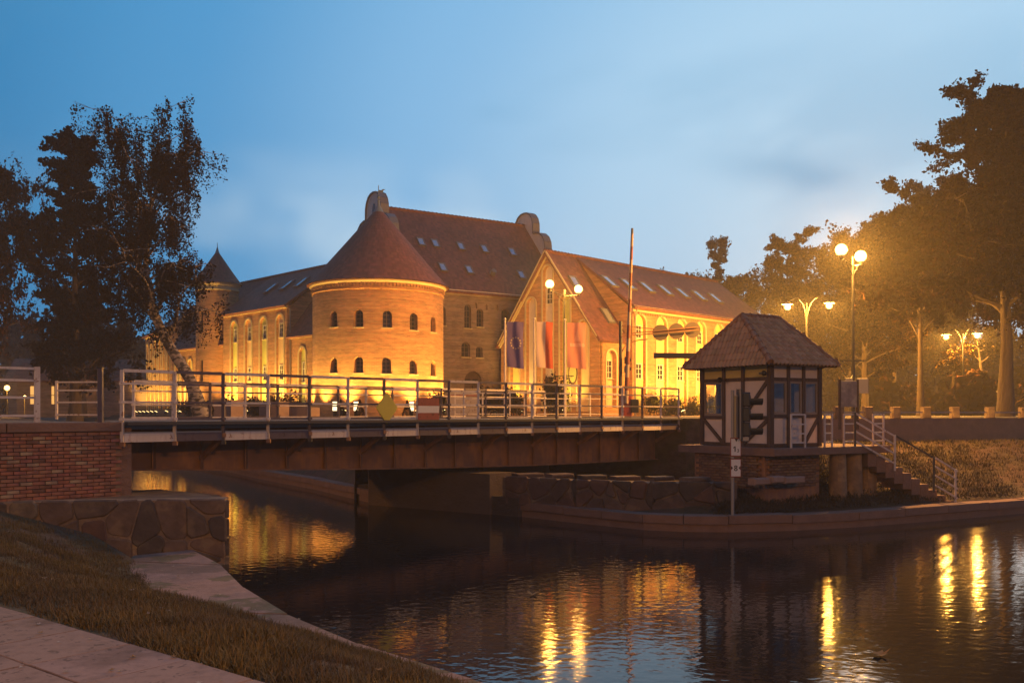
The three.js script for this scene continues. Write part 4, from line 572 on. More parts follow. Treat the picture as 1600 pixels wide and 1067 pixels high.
{
  const t = thing('stone_footing', 'rough boulder masonry footing with pale joints under the brick abutment', 'wall');
  // one face, in (u along, y); each stone a chamfered block set in mortar
  const P0 = [-13.2, 18.1], P1 = [-6.05, 19.55], L = Math.hypot(P1[0] - P0[0], P1[1] - P0[1]), a = Math.atan2(P1[1] - P0[1], P1[0] - P0[0]);
  const place = (g) => g.rotateY(a).translate(P0[0], 0, -P0[1]);
  obj('core', place(box(L - .02, 2.4, .6, L / 2, -2.82, -.318)), std({ map: stoneT, color: rgb(.33, .24, .18), bumpMap: concB, bumpScale: .03, roughness: .95 }), t);
  obj('ledge', slabOf([[P0[0], P0[1] + .1], [P1[0] - .02, P1[1] + .1], [-6.9, 21.2], [-8.6, 22.6], [-12, 20]].reverse(), -1.66, 2), M.mortar, t);
  const r = rngOf(44), mats = [[.17, .125, .105], [.21, .145, .115], [.13, .10, .09], [.24, .185, .14], [.19, .11, .09]].map((c) => std({ map: stoneT, bumpMap: stoneB, bumpScale: .02, color: rgb(...c), roughness: .95 }));
  stoneFace(t, P0, P1, -3.5, -1.63, 15, 5, mats, r);
  // side face along the canal
  for (let i = 0; i < 3; i++) for (let j = 0; j < 4; j++) { const f = (s) => [lerp(-6.05, -6.85, s), lerp(19.6, 21.2, s)]; const p = f((i + .03) / 3), q = f((i + .97) / 3); obj('stone', bar([p[0], -1.84 - j * .4, -p[1]], [q[0], -1.84 - j * .4, -q[1]], .14, .36), mats[(i + j) % 5], t); }
}
{ // rough stone lining of the far bank right of the bridge pier
  const t = thing('bank_lining', 'rough stone lining of the far bank below the bridge tail', 'wall'), r = rngOf(61), mats = [[.13, .085, .07], [.17, .11, .085], [.09, .065, .055], [.14, .08, .065]].map((c) => std({ map: stoneT, bumpMap: stoneB, bumpScale: .02, color: rgb(...c) }));
  const line = [[-.2, 28.85], [1.9, 27.3], [4.0, 26.35], [6.3, 26.3]];
  for (let k = 0; k < 3; k++) { stoneFace(t, line[k], line[k + 1], -2.62, -1.78, 4, 3, mats, r); const p = line[k], q = line[k + 1]; obj('backing', bar([p[0] + .1, -2.3, -p[1] - .36], [q[0] + .1, -2.3, -q[1] - .36], .66, 1.0), M.mortar, t); }
  for (let k = 0; k < 6; k++) { const f = k / 6 + .05, p = [lerp(.2, 6, f), lerp(29, 26.6, f)]; obj('capstone', cbox(.7 + .25 * r(), .12, .5, 0, 0, 0, .03).rotateY(.45 + (r() - .5) * .3).translate(p[0], -1.74 + (r() - .5) * .03, -p[1] - .1), mats[k % 4], t); }
}
// ---------- bridge keeper's cabin on its platform ----------
{
  const pl = thing('cabin_platform', 'concrete platform on brick piers carrying the bridge keepers cabin', 'platform', at(7.5, 26.9, 0), R(31.5));
  obj('deck', [cbox(5.15, .22, 4.0, 2.02, -.92, -1.35, .02)], M.oldConcrete, pl);
  obj('footing_wall', [box(2.3, 1.5, 2.9, .75, -1.79, -1.3)], M.steel, pl);
  const r = rngOf(3), ms = [[.17, .09, .065], [.14, .075, .055], [.20, .125, .085]].map((c) => std({ map: stoneT, bumpMap: stoneB, bumpScale: .01, color: rgb(...c) })); const bg = metreUV(cbox(.24, .07, .1, 0, 0, 0, .006));
  for (let c = 0; c < 11; c++) for (let k = 0; k < 8; k++) { const o = put(new THREE.Mesh(bg, ms[Math.floor(r() * 3)]), 'brick', pl); o.position.set(-.2 + k * .25 + (c % 2) * .12, -1.1 - c * .082, .19 + (r() - .5) * .012); }
  for (let c = 0; c < 11; c++) for (let k = 0; k < 10; k++) { const o = put(new THREE.Mesh(bg, ms[Math.floor(r() * 3)]), 'brick', pl); o.rotation.y = Math.PI / 2; o.position.set(-.44 + (r() - .5) * .012, -1.1 - c * .082, -.1 - k * .25 - (c % 2) * .12); }
  for (const [x, z] of [[2.55, .3], [3.4, .2], [4.2, .1], [2.6, -2], [4, -2]]) obj('pier', [new THREE.CylinderGeometry(.24, .28, 1.4, 14).translate(x, -1.72, z)], ms[2] && std({ map: stoneT, bumpMap: stoneB, bumpScale: .03, color: rgb(.34, .22, .13) }), pl);
  for (const [x, z, w] of [[-.9, .9, .9], [.1, 1.05, .8], [-.5, 1.0, .5]]) obj('step_stone', cbox(w, .18, .3, x, -1.62 - w * .1, z - .35, .03), M.concrete, pl);
  const RA = [[.1, .62], [1.3, 1.62], [2.1, 2.62]];
  const pr = thing('platform_railing', 'white tubular railing panels in front of the bridge keepers cabin', 'railing', at(7.5, 26.9, 0), R(31.5));
  for (const [a, b] of [[.28, .86], [1.7, 2.02], [2.55, 3.05], [3.9, 4.4]]) { for (const x of [a, b]) obj('post', box(.045, .98, .045, x, -.32, .52), M.white, pr); for (const y of [.15, -.13, -.4, -.66]) obj('rail', bar([a + .023, y, .52], [b - .023, y, .52], .04), M.white, pr); }
}
{
  const c = thing('keepers_cabin', 'small half timbered bridge keepers cabin with a tiled hipped roof', 'cabin', at(7.5, 26.9, 0), R(31.5)), W = 2.05, D = 2.8, y0 = -.8, y1 = 1.68, T = M.timber, frameM = std({ map: plas, color: rgb(.30, .22, .165) });
  // each wall: list of [axis position], drawn along u, outward normal n
  const wall = (org, rot, L, win, rearWin) => {
    const g = (q) => q.rotateY(rot).translate(org[0], 0, org[1]), P = (n, q, m) => obj(n, g(q), m, c);
    const us = win.cols, yS = win.ys;
    us.forEach((u) => P('timber_post', box(u === 0 || u === L ? .16 : .11, y1 - y0, .13, u, (y0 + y1) / 2, 0), T));
    for (let i = 0; i < us.length - 1; i++) { const a = us[i] + .055, b = us[i + 1] - .055, cx = (a + b) / 2, w = b - a; for (const y of yS[i]) P('timber_rail', box(w + (i === 0 || i === us.length - 2 ? -.02 : 0), .1, .11, cx, y, 0), T);
      for (let j = 0; j < yS[i].length - 1; j++) { const lo = yS[i][j] + .05, hi = yS[i][j + 1] - .05, k = win.fill[i][j]; 
        if (k === 'w') { const e = .07; const s = poly([[a, lo], [b, lo], [b, hi], [a, hi]]); s.holes.push(new THREE.Path([[a + e, lo + e], [b - e, lo + e], [b - e, hi - e], [a + e, hi - e]].map((q) => new THREE.Vector2(...q)))); const f = P('window', extr(s, .06).translate(0, 0, -.03), frameM); obj('pane', g(box(w - 2 * e + .01, hi - lo - 2 * e + .01, .008, cx, (lo + hi) / 2, 0)), M.glass, f); }
        else { P('infill_panel', box(w, hi - lo, .07, cx, (lo + hi) / 2, -.015), k === 'y' ? M.infillYellow : M.infill);
          if (k === '/' || k === '\\') { const s = k === '/' ? 1 : -1; P('timber_brace', bar([s > 0 ? a : b, lo, .03], [s > 0 ? b : a, hi, .03], .08, .1).translate(0, 0, 0), T); } } } }
  };
  wall([0, 0], 0, W, { cols: [0, .7, 1.35, W], ys: [[y0 + .05, .1, 1.18, y1 - .05], [y0 + .05, .1, 1.18, y1 - .05], [y0 + .05, .1, 1.18, y1 - .05]], fill: [['.', 'w', '.'], ['.', 'w', '.'], ['/', 'w', '.']] });
  wall([0, -D], -Math.PI / 2, D, { cols: [0, .95, 1.75, D], ys: [[y0 + .05, .06, 1.2, y1 - .05], [y0 + .05, 1.2, y1 - .05], [y0 + .05, .06, 1.2, y1 - .05]], fill: [['\\', 'w', 'y'], ['.', 'y'], ['/', '/', 'y']] });
  wall([W, 0], Math.PI / 2, D, { cols: [0, .95, 1.75, D], ys: [[y0 + .05, .06, 1.2, y1 - .05], [y0 + .05, .06, 1.2, y1 - .05], [y0 + .05, .06, 1.2, y1 - .05]], fill: [['.', '.', '.'], ['.', '.', '.'], ['.', '.', '.']] });
  wall([W, -D], Math.PI, W, { cols: [0, .7, 1.35, W], ys: [[y0 + .05, .06, 1.2, y1 - .05], [y0 + .05, .06, 1.2, y1 - .05], [y0 + .05, .06, 1.2, y1 - .05]], fill: [['.', '.', '.'], ['.', '.', '.'], ['.', 'w', '.']] });
  obj('floor', box(W, .05, D, W / 2, y0 + .0, -D / 2), M.timber, c); obj('ceiling', box(W - .1, .05, D - .1, W / 2, y1 - .03, -D / 2), M.infill, c);
  // hipped roof: boarding below, pantiles above
  const ex0 = -.42, ex1 = 2.42, ez0 = -D - .4, ez1 = .4, ye = 1.6, yr = 3.12, rz = -D / 2, rx0 = .3, rx1 = 1.85;
  const rb = obj('roof', [quad([ex0, ye, ez1], [ex1, ye, ez1], [rx1, yr, rz], [rx0, yr, rz], .07), quad([ex1, ye, ez0], [ex0, ye, ez0], [rx0, yr, rz], [rx1, yr, rz], .07), quad([ex0, ye, ez0], [ex0, ye, ez1], [rx0, yr, rz], [rx0, yr, rz - .001], .07), quad([ex1, ye, ez1], [ex1, ye, ez0], [rx1, yr, rz - .001], [rx1, yr, rz], .07)], M.timber, c);
  const seg = []; { const n = 5, w = .172, h = .28; for (let i = 0; i < n; i++) { const f = (s) => [(s - .5) * w, .028 * Math.cos(s * 6.283) + .018]; const a = f(i / n), b = f((i + 1) / n); const q = [[a[0], a[1] + .022, 0], [b[0], b[1] + .022, 0], [b[0], b[1], h], [a[0], a[1], h]], lo = [[a[0], a[1] - .015, 0], [b[0], b[1] - .015, 0]]; for (const k of [0, 1, 2, 0, 2, 3]) seg.push(...q[k]); for (const tri of [[lo[0], lo[1], q[1]], [lo[0], q[1], q[0]]]) seg.push(...tri.flat()); } }
  const tg = new THREE.BufferGeometry(); tg.setAttribute('position', new THREE.Float32BufferAttribute(seg, 3)); tg.computeVertexNormals();
  const tileM = std({ color: rgb(1, 1, 1), roughness: .8, side: THREE.DoubleSide }), rr = rngOf(17);
  const face = (a, b, cc, d) => { const A = V(...a), B = V(...b), C = V(...cc), Dd = V(...d), e = B.clone().sub(A), Lx = e.length(); e.normalize(); const n = e.clone().cross(Dd.clone().sub(A)).normalize(), up = n.clone().cross(e), H = Dd.clone().sub(A).dot(up), xl = Dd.clone().sub(A).dot(e), xr = C.clone().sub(A).dot(e), out = []; for (let j = 0; j * .22 < H - .05; j++) for (let i = -1; i * .16 < Lx + .16; i++) { const y = j * .22 - .05, x = i * .16 + .08, k = clamp((y + .12) / H); if (x < lerp(0, xl, k) - .02 || x > lerp(Lx, xr, k) + .02) continue; out.push(A.clone().addScaledVector(e, x).addScaledVector(up, y).addScaledVector(n, .03)); }
    const im = new THREE.InstancedMesh(tg, tileM, out.length), m = new THREE.Matrix4(), col = new THREE.Color(); out.forEach((p, i) => { m.makeBasis(e.clone(), n.clone(), up.clone()); m.setPosition(p.addScaledVector(n, (rr() - .5) * .012)); im.setMatrixAt(i, m); const k = .82 + .36 * rr(); col.setRGB(.43 * k, .25 * k * (.94 + .12 * rr()), .135 * k); im.setColorAt(i, col); }); put(im, 'roof_tiles', rb); im.userData.kind = 'stuff'; };
  face([ex0, ye, ez1], [ex1, ye, ez1], [rx1, yr, rz], [rx0, yr, rz]); face([ex1, ye, ez0], [ex0, ye, ez0], [rx0, yr, rz], [rx1, yr, rz]); face([ex0, ye, ez0], [ex0, ye, ez1], [rx0, yr, rz], [rx0, yr, rz]); face([ex1, ye, ez1], [ex1, ye, ez0], [rx1, yr, rz], [rx1, yr, rz]);
  const caps = (a, b) => { const A = V(...a), B = V(...b), n = Math.round(A.distanceTo(B) / .3), L = []; for (let i = 0; i < n; i++) { const p = A.clone().lerp(B, i / n), q = A.clone().lerp(B, (i + 1.1) / n); L.push(rod([p.x, p.y + .05, p.z], [q.x, q.y + .05, q.z], .1, .075, 8)); } obj('ridge_tiles', L, std({ map: stoneT, color: rgb(.44, .23, .13) }), rb); };
  caps([rx0, yr, rz], [rx1, yr, rz]); for (const [x, xe, z] of [[rx0, ex0, ez1], [rx0, ex0, ez0], [rx1, ex1, ez1], [rx1, ex1, ez0]]) caps([xe, ye, z], [x, yr, rz]);
  const hl = obj('horn', [new THREE.ConeGeometry(.09, .16, 14, 1, true).rotateX(-Math.PI / 2).translate(.0, 0, 0), box(.06, .06, .1, 0, 0, -.1)], M.darkSteel, c); hl.position.set(-.16, 1.2, -1.85); hl.rotation.y = -1.2;
  const h2 = obj('horn', [new THREE.SphereGeometry(.08, 12, 8), box(.05, .05, .16, 0, 0, -.1)], M.black, c); h2.position.set(-.16, 1.35, -.1);
  const ld = obj('wall_lamp', [new THREE.SphereGeometry(.14, 16, 12).scale(1, 1.3, 1)], M.plasterYellow, c); ld.position.set(W + .24, .95, -.35); obj('bracket', box(.2, .03, .03, -.1, .12, 0), M.black, ld);
}
tag(obj('overhead_cable', tube([V(9.75, 1.62, -27.6), V(10.8, 1.42, -30), V(12.4, 1.45, -34), V(14.0, 1.75, -38.1)], [.012, .012], 5), M.black), 'thin black cable sagging from the cabin roof to the tall lamp post', 'cable');
{ // steps down to the quay with handrail
  const t = thing('quay_stairs', 'concrete stairs leading from the cabin platform down to the quay', 'stairs'), S0 = [10.6, 28.1], S1 = [13.55, 28.75], n = 10;
  for (let i = 0; i < n; i++) { const f = (i + .5) / n, y = lerp(-.95, -2.55, i / (n - 1)); obj('step', cbox(.3, .5, 1.1, 0, 0, 0, .012).rotateY(Math.atan2(S1[1] - S0[1], S1[0] - S0[0])).translate(lerp(S0[0], S1[0], f) + .15, y - .25, -lerp(S0[1], S1[1], f) - .75), M.oldConcrete, t); }
  const h = thing('stair_handrail', 'white sloping handrail beside the stairs down to the quay', 'railing'), P = (f, y) => [lerp(10.36, 13.75, f), y, -lerp(28.0, 28.75, f)], fl = (f) => lerp(-.86, -2.6, f);
  for (const [f, m] of [[0, M.darkSteel], [.39, M.white], [.78, M.darkSteel], [1, M.white]]) { const p = P(f, 0); obj('post', box(.05, 1.1, .05, p[0], fl(f) + .52, p[2]), m, h); }
  for (const [a, b, m] of [[0, .385, M.white], [.395, .775, M.darkSteel], [.785, 1.03, M.white]]) [1.04, .78, .5, .2].forEach((o, i) => { if (m === M.darkSteel && i) return; obj('rail', bar(P(a + .008, fl(a) + o), P(b - .008, fl(b) + o), .045), m, h); });
}
// ---------- signals, signs, barrier ----------
function canvasMat(w, h, draw, o = {}) { const c = document.createElement('canvas'); c.width = w; c.height = h; draw(c.getContext('2d'), w, h); const t = new THREE.CanvasTexture(c); t.colorSpace = THREE.SRGBColorSpace; return std({ map: t, roughness: .6, ...o }); }
function printed(w, h) { const g = new THREE.PlaneGeometry(w, h); return g; }
{
  const d = 25, x = (1145 - 800) / 1450 * d, base = at(x, d, -2.55), s = thing('traffic_signal', 'black three lamp traffic signal seen from the side in front of the cabin', 'signal', at(x + .32, d, .0), 0);
  const pole = thing('sign_post', 'grey post in the bank carrying two clearance plates and the traffic signal', 'post', base); obj('shaft', rod([0, -.3, 0], [0, 3.36, 0], .045), M.galv, pole); obj('bracket', [box(.4, .05, .05, .18, 2.0, -.02), box(.4, .05, .05, .18, 3.2, -.02), box(.16, 1.2, .04, .08, 2.6, -.06)], M.galv, pole);
  obj('backboard', cbox(.06, 1.36, .42, -.13, .16, 0, .01), M.darkSteel, s); obj('rim', [box(.02, 1.4, .02, -.165, .16, .2), box(.02, 1.4, .02, -.165, .16, -.2)], M.galv, s);
  obj('housing', [.53, .13, -.27].map((y) => cbox(.22, .39, .34, .01, y + .03, 0, .03)), M.black, s);
  for (const y of [.56, .16, -.24]) { const o = obj('hood', plain(new THREE.CylinderGeometry(.15, .15, .36, 20, 1, true, -.2, Math.PI + .4).rotateZ(Math.PI / 2).rotateX(Math.PI)), M.black, s); o.position.set(.29, y, 0); const l = obj('lamp', plain(new THREE.CylinderGeometry(.13, .13, .03, 20).rotateZ(Math.PI / 2)), M.black, s); l.position.set(.13, y, 0); }
  s.children.forEach((o) => { if (o.name === 'hood') o.material = std({ color: rgb(.018, .017, .017), roughness: .5, side: THREE.DoubleSide }); });
  obj('foot_plate', box(.16, .1, .3, .0, -.5, .0), M.galv, s);
  for (const [txt, sm, y, tri, label] of [['1', '3', -.72 + .0, 'top', 'white plate reading 13 with a triangle at its top'], ['8', '', -1.28, 'side', 'white plate reading 8 with triangles at its sides']]) {
    const p = thing('clearance_plate', label, 'sign', at(x + .07, d - .06, y));
    obj('plate', cbox(.29, .5, .02, 0, 0, 0, .004), M.redPaint, p);
    const m = canvasMat(256, 460, (g, w, h) => { g.fillStyle = '#d8d2cf'; g.fillRect(0, 0, w, h); g.fillStyle = '#171413'; g.textAlign = 'center'; g.textBaseline = 'middle'; g.font = 'bold 210px sans-serif'; if (tri === 'top') { g.fillText(txt, w * .38, h * .62); g.font = 'bold 120px sans-serif'; g.fillText(sm, w * .74, h * .72); g.beginPath(); g.moveTo(w * .38, 0); g.lineTo(w * .72, 0); g.lineTo(w * .55, h * .2); g.fill(); } else { g.fillText(txt, w * .5, h * .52); for (const q of [0, 1]) { g.beginPath(); g.moveTo(q ? w : 0, h * .38); g.lineTo(q ? w : 0, h * .62); g.lineTo(q ? w * .8 : w * .2, h * .5); g.fill(); } } });
    put(new THREE.Mesh(printed(.25, .45).translate(0, 0, .013), m), 'face', p);
  }
}
{ // raised boom barrier and the sign gantry behind the bridge
  const d = 41, x = (978 - 800) / 1450 * d, b = thing('boom_barrier', 'tall raised red and white boom barrier pole behind the bridge', 'barrier', at(x, d, 0));
  const boomRed = std({ map: worn, color: rgb(.20, .05, .038), roughness: .6 }), boomWhite = std({ map: worn, color: rgb(.36, .28, .24), roughness: .6 });
  obj('drive_box', cbox(.5, 1.05, .4, .0, .5, -.1, .03), M.redPaint, b); obj('counterweight', [cbox(.36, .6, .2, .38, .5, .05, .03)], M.black, b);
  const top = [.28, 8.1, 0], bot = [.0, .6, .12], n = 13; for (let i = 0; i < n; i++) { const f = (s) => [lerp(bot[0], top[0], s), lerp(bot[1], top[1], s), lerp(bot[2], top[2], s)]; obj('boom_section', rod(f(i / n), f((i + 1) / n), lerp(.1, .06, i / n), lerp(.1, .06, (i + 1) / n), 10), i % 2 ? boomRed : boomWhite, b); }
  obj('tip', rod([.28, 8.1, 0], [.285, 8.35, 0], .055, .05), M.darkSteel, b);
  const g = thing('sign_gantry', 'steel mast with horizontal arm and three round sign backs beside the barrier', 'gantry', at(x - .16, d + .6, 0)); obj('mast', rod([0, 0, 0], [0, 4.3, 0], .09, .07), M.darkSteel, g);
  obj('arm', [bar([0, 3.72, 0], [3.5, 4.05, .0], .05), bar([0, 3.62, .1], [3.5, 3.92, .1], .05), bar([0, 4.1, 0], [1.6, 3.95, 0], .035)], M.steel, g); obj('brace', tube([V(.05, 2.9, 0), V(.25, 3.25, 0), V(.8, 3.45, 0), V(1.2, 3.5, 0)], [.03, .03], 6), M.steel, g);
  for (const k of [1.7, 2.42, 3.14]) obj('sign_back', [new THREE.CylinderGeometry(.36, .36, .025, 32).rotateX(Math.PI / 2).translate(k + .1, 3.8 + (k - 1.7) * .09, -.08)], std({ map: plas, color: rgb(.13, .10, .08), roughness: .6, metalness: .2 }), g);
  for (const y of [2.55, 2.15]) obj('signal_lamp', [box(.22, .3, .2, .28, y, .05), new THREE.CylinderGeometry(.1, .1, .14, 14).rotateX(Math.PI / 2).translate(.34, y, .2)], M.black, g);
  const h = thing('height_bar', 'dark horizontal steel beam projecting above the street behind the cabin roof', 'beam', at(7.6, 37.5, 0)); obj('beam', cbox(4.2, .22, .16, .2, 2.5, 0, .015).rotateY(.12), M.darkSteel, h); obj('leg', box(.16, 2.6, .16, 2.1, 1.3, -.25), M.darkSteel, h);
}
{ // flags
  const flag = (px, d, hgt, label, draw, fw = .92, off = .1) => {
    const x = (px - 800) / 1450 * d, t = thing('flagpole', label[0], 'flagpole', at(x, d, 0)); obj('pole', rod([0, 0, 0], [0, hgt, 0], .075, .045, 12), M.white, t); obj('cap', new THREE.SphereGeometry(.07, 10, 8).translate(0, hgt, 0), M.white, t); obj('rope', rod([.1, .9, .02], [.1, hgt - .1, .02], .012), M.galv, t);
    const f = thing('flag', label[1], 'flag', at(x, d, 0)), W = fw, H = 2.42, NX = 14, NY = 22, pos = [], uv = [], idx = []; for (const s of [0, 1]) for (let j = 0; j <= NY; j++) for (let i = 0; i <= NX; i++) { const u = i / NX, v = j / NY; pos.push(off + u * W * (1 - .05 * Math.sin(v * 3)), hgt - .15 - (1 - v) * H - .12 * u * (1 - v), .11 * Math.sin(u * 9 + v * 2.4) * (.25 + u) + .025 * Math.sin(u * 19 - v * 3.1) * u + .04 * Math.sin(v * 7 + u * 4) - s * .006); uv.push(u, v); }
    const N = (NX + 1) * (NY + 1); for (let j = 0; j < NY; j++) for (let i = 0; i < NX; i++) { const a = j * (NX + 1) + i, b = a + NX + 1; idx.push(a, a + 1, b + 1, a, b + 1, b); idx.push(N + a, N + b + 1, N + a + 1, N + a, N + b, N + b + 1); }
    const g = new THREE.BufferGeometry(); g.setAttribute('position', new THREE.Float32BufferAttribute(pos, 3)); g.setAttribute('uv', new THREE.Float32BufferAttribute(uv, 2)); g.setIndex(idx); g.computeVertexNormals(); put(new THREE.Mesh(g, canvasMat(256, 640, draw, { roughness: .9 })), 'cloth', f); obj('hoist_clip', [box(.1, .03, .02, off - .04, hgt - .3, 0), box(.1, .03, .02, off - .04, hgt - 2.2, 0)], M.galv, f);
  };
  flag(789, 50, 5.25, ['white flagpole carrying the blue flag with a ring of stars', 'blue flag with a ring of twelve yellow stars'], (g, w, h) => { g.fillStyle = '#5c4c82'; g.fillRect(0, 0, w, h); g.fillStyle = '#c9b58a'; for (let i = 0; i < 12; i++) { const a = i / 12 * 6.283, cx = w * .55 + Math.cos(a) * w * .3, cy = h * .46 + Math.sin(a) * w * .3; g.beginPath(); for (let k = 0; k < 10; k++) { const r = k % 2 ? 7 : 17, b = k / 10 * 6.283 - 1.57; g.lineTo(cx + Math.cos(b) * r, cy + Math.sin(b) * r); } g.fill(); } });
  flag(835, 50, 5.25, ['white flagpole carrying the white and red flag', 'white and red flag hanging in two upright bands'], (g, w, h) => { g.fillStyle = '#c8b0a8'; g.fillRect(0, 0, w, h); g.fillStyle = '#b8583a'; g.fillRect(w * .56, 0, w, h); });
  flag(883, 50.5, 5.25, ['white flagpole carrying the pink flag behind the street lamp', 'pale pink flag with small white lettering'], (g, w, h) => { g.fillStyle = '#c88878'; g.fillRect(0, 0, w, h); g.fillStyle = '#ecd0c4'; g.textAlign = 'center'; g.font = '58px serif'; g.fillText('BRUNO', w * .55, h * .52); g.fillStyle = '#d6a090'; g.beginPath(); g.moveTo(w * .55, h * .14); g.lineTo(w * .72, h * .4); g.lineTo(w * .38, h * .4); g.fill(); }, 1.04, .12);
}
// ---------- street lamps ----------
function globeLamp(label, x, d, heads, I, r = .24, y0 = 0) {   // heads: [dx, dd, y]
  const t = thing('street_lamp', label, 'lamp', at(x, d, 0)), top = Math.max(...heads.map((h) => h[2]));
  obj('pole', [rod([0, y0 - .3, 0], [0, 2.2, 0], .085, .075, 12), rod([0, 2.2, 0], [0, top - .15, 0], .06, .05, 12)], M.black, t); obj('banner_arm', [bar([-.55, 2.35, 0], [.55, 2.35, 0], .03, .05), bar([.5, 2.35, 0], [0, 2.05, 0], .02), bar([-.5, 2.35, 0], [0, 2.05, 0], .02)], M.black, t);
  for (const [dx, dd, y] of heads) {
    const h = [dx, y, -dd]; obj('arm', [rod([0, top - .55, 0], [dx * .93, y - r - .12, -dd * .93], .022), rod([0, top - .95, 0], [dx * .62, y - r - .2, -dd * .62], .016), rod([dx, y - r - .16, -dd], [dx, y - r + .02, -dd], .07, .1, 12)], M.black, t);
    const g = obj('globe', plain(new THREE.SphereGeometry(r, 24, 18).translate(...h)), M.globe, t); const p = new THREE.PointLight(SODIUM, I, 0, 2); p.position.set(...h); p.castShadow = true; p.shadow.radius = r / .02 * .9; t.add(p);
  }
}
function lanternLamp(label, x, d, heads, I) {
  const t = thing('street_lamp', label, 'lamp', at(x, d, 0)), top = heads[0][2];
  obj('pole', [rod([0, -.2, 0], [0, 2, 0], .09, .075, 12), rod([0, 2, 0], [0, top + .3, 0], .06, .045, 12)], M.black, t);
  for (const [dx, dd, y] of heads) {
    obj('arm', tube([V(0, y - .9, 0), V(dx * .15, y + .1, -dd * .15), V(dx * .5, y + .62, -dd * .5), V(dx * .95, y + .38, -dd * .95)], [.035, .03, .025], 8), M.black, t);
    obj('hood', plain(new THREE.ConeGeometry(.36, .22, 20, 1, true).translate(dx, y + .3, -dd)), std({ color: rgb(.05, .05, .05), side: THREE.DoubleSide }), t);
    obj('globe', plain(new THREE.SphereGeometry(.2, 20, 14).scale(1, .95, 1).translate(dx, y, -dd)), M.globe, t); const p = new THREE.PointLight(SODIUM, I, 0, 2); p.position.set(dx, y, -dd); p.castShadow = true; p.shadow.radius = 9; t.add(p);
  }
}
globeLamp('twin globe street lamp with glowing globes in front of the gable', 3.05, 54, [[-.9, -1.1, 7.54], [.9, 1.1, 7.54]], 250);
globeLamp('tall twin globe street lamp right of the cabin before the trees', 14.05, 38.2, [[-.75, -.75, 6.78], [.62, .8, 6.78]], 820, .24);
lanternLamp('twin arm street lamp with two hooded lamps above the cabin roof', 19.7, 62, [[-1.28, .0, 7.25], [1.42, -.3, 7.3]], 900);
lanternLamp('farthest twin street lamp between the trees at the right edge', 36.0, 74, [[-1.35, 0, 6.22], [1.3, .3, 6.35]], 850);
globeLamp('twin globe street lamp behind the camera on the left of the pavement', -7, -13, [[-.8, 0, 8.6], [.8, 0, 8.6]], 190, .24, -1.4);
globeLamp('twin globe street lamp behind the camera on the right', 11, -9, [[-.8, 0, 8.6], [.8, 0, 8.6]], 300, .24, -1.4);
lanternLamp('street lamp beside the approach road left of the frame', -25, 26, [[.2, 1.2, 7.2], [-.2, -1.2, 7.2]], 200);
{
  const t = thing('garden_lamp', 'small glowing garden lamp far left behind the railing', 'lamp', at(-33.5, 61.5, 0)); obj('stem', rod([0, 0, 0], [0, 1.7, 0], .05), M.darkSteel, t); obj('globe', new THREE.SphereGeometry(.17, 16, 12).translate(0, 1.85, 0), M.globe, t); const p = new THREE.PointLight(SODIUM, 110, 0, 2); p.position.set(0, 1.85, 0); p.castShadow = true; p.shadow.radius = 7; t.add(p);
  const u = thing('garden_lamp', 'tiny low garden lamp right of the glowing garden lamp far left', 'lamp', at(-33.0, 62.8, 0)); obj('stem', rod([0, 0, 0], [0, 1.2, 0], .04), M.darkSteel, u); obj('globe', new THREE.SphereGeometry(.09, 12, 10).translate(0, 1.28, 0), M.globe, u); const q = new THREE.PointLight(SODIUM, 8, 0, 2); q.position.set(0, 1.28, 0); q.castShadow = true; u.add(q);
}
for (const [px, label] of [[523, 'small lit lantern left of the first cone shrub'], [556, 'small lit lantern beside the middle cone shrub'], [643, 'small lit lantern right of the last cone shrub']]) {
  const d = 56, t = thing('path_lantern', label, 'lantern', at((px - 800) / 1450 * d, d, 0)); obj('post', box(.2, .35, .2, 0, .15, 0), M.black, t); obj('lens', box(.24, .55, .24, 0, .6, 0), M.lanternLit, t); obj('cap', box(.32, .06, .32, 0, .91, 0), M.black, t);
  const p = new THREE.PointLight(new THREE.Color(1, .72, .36), 5, 0, 2); p.position.set(0, .6, 0); p.castShadow = true; p.shadow.radius = 6; t.add(p);
}
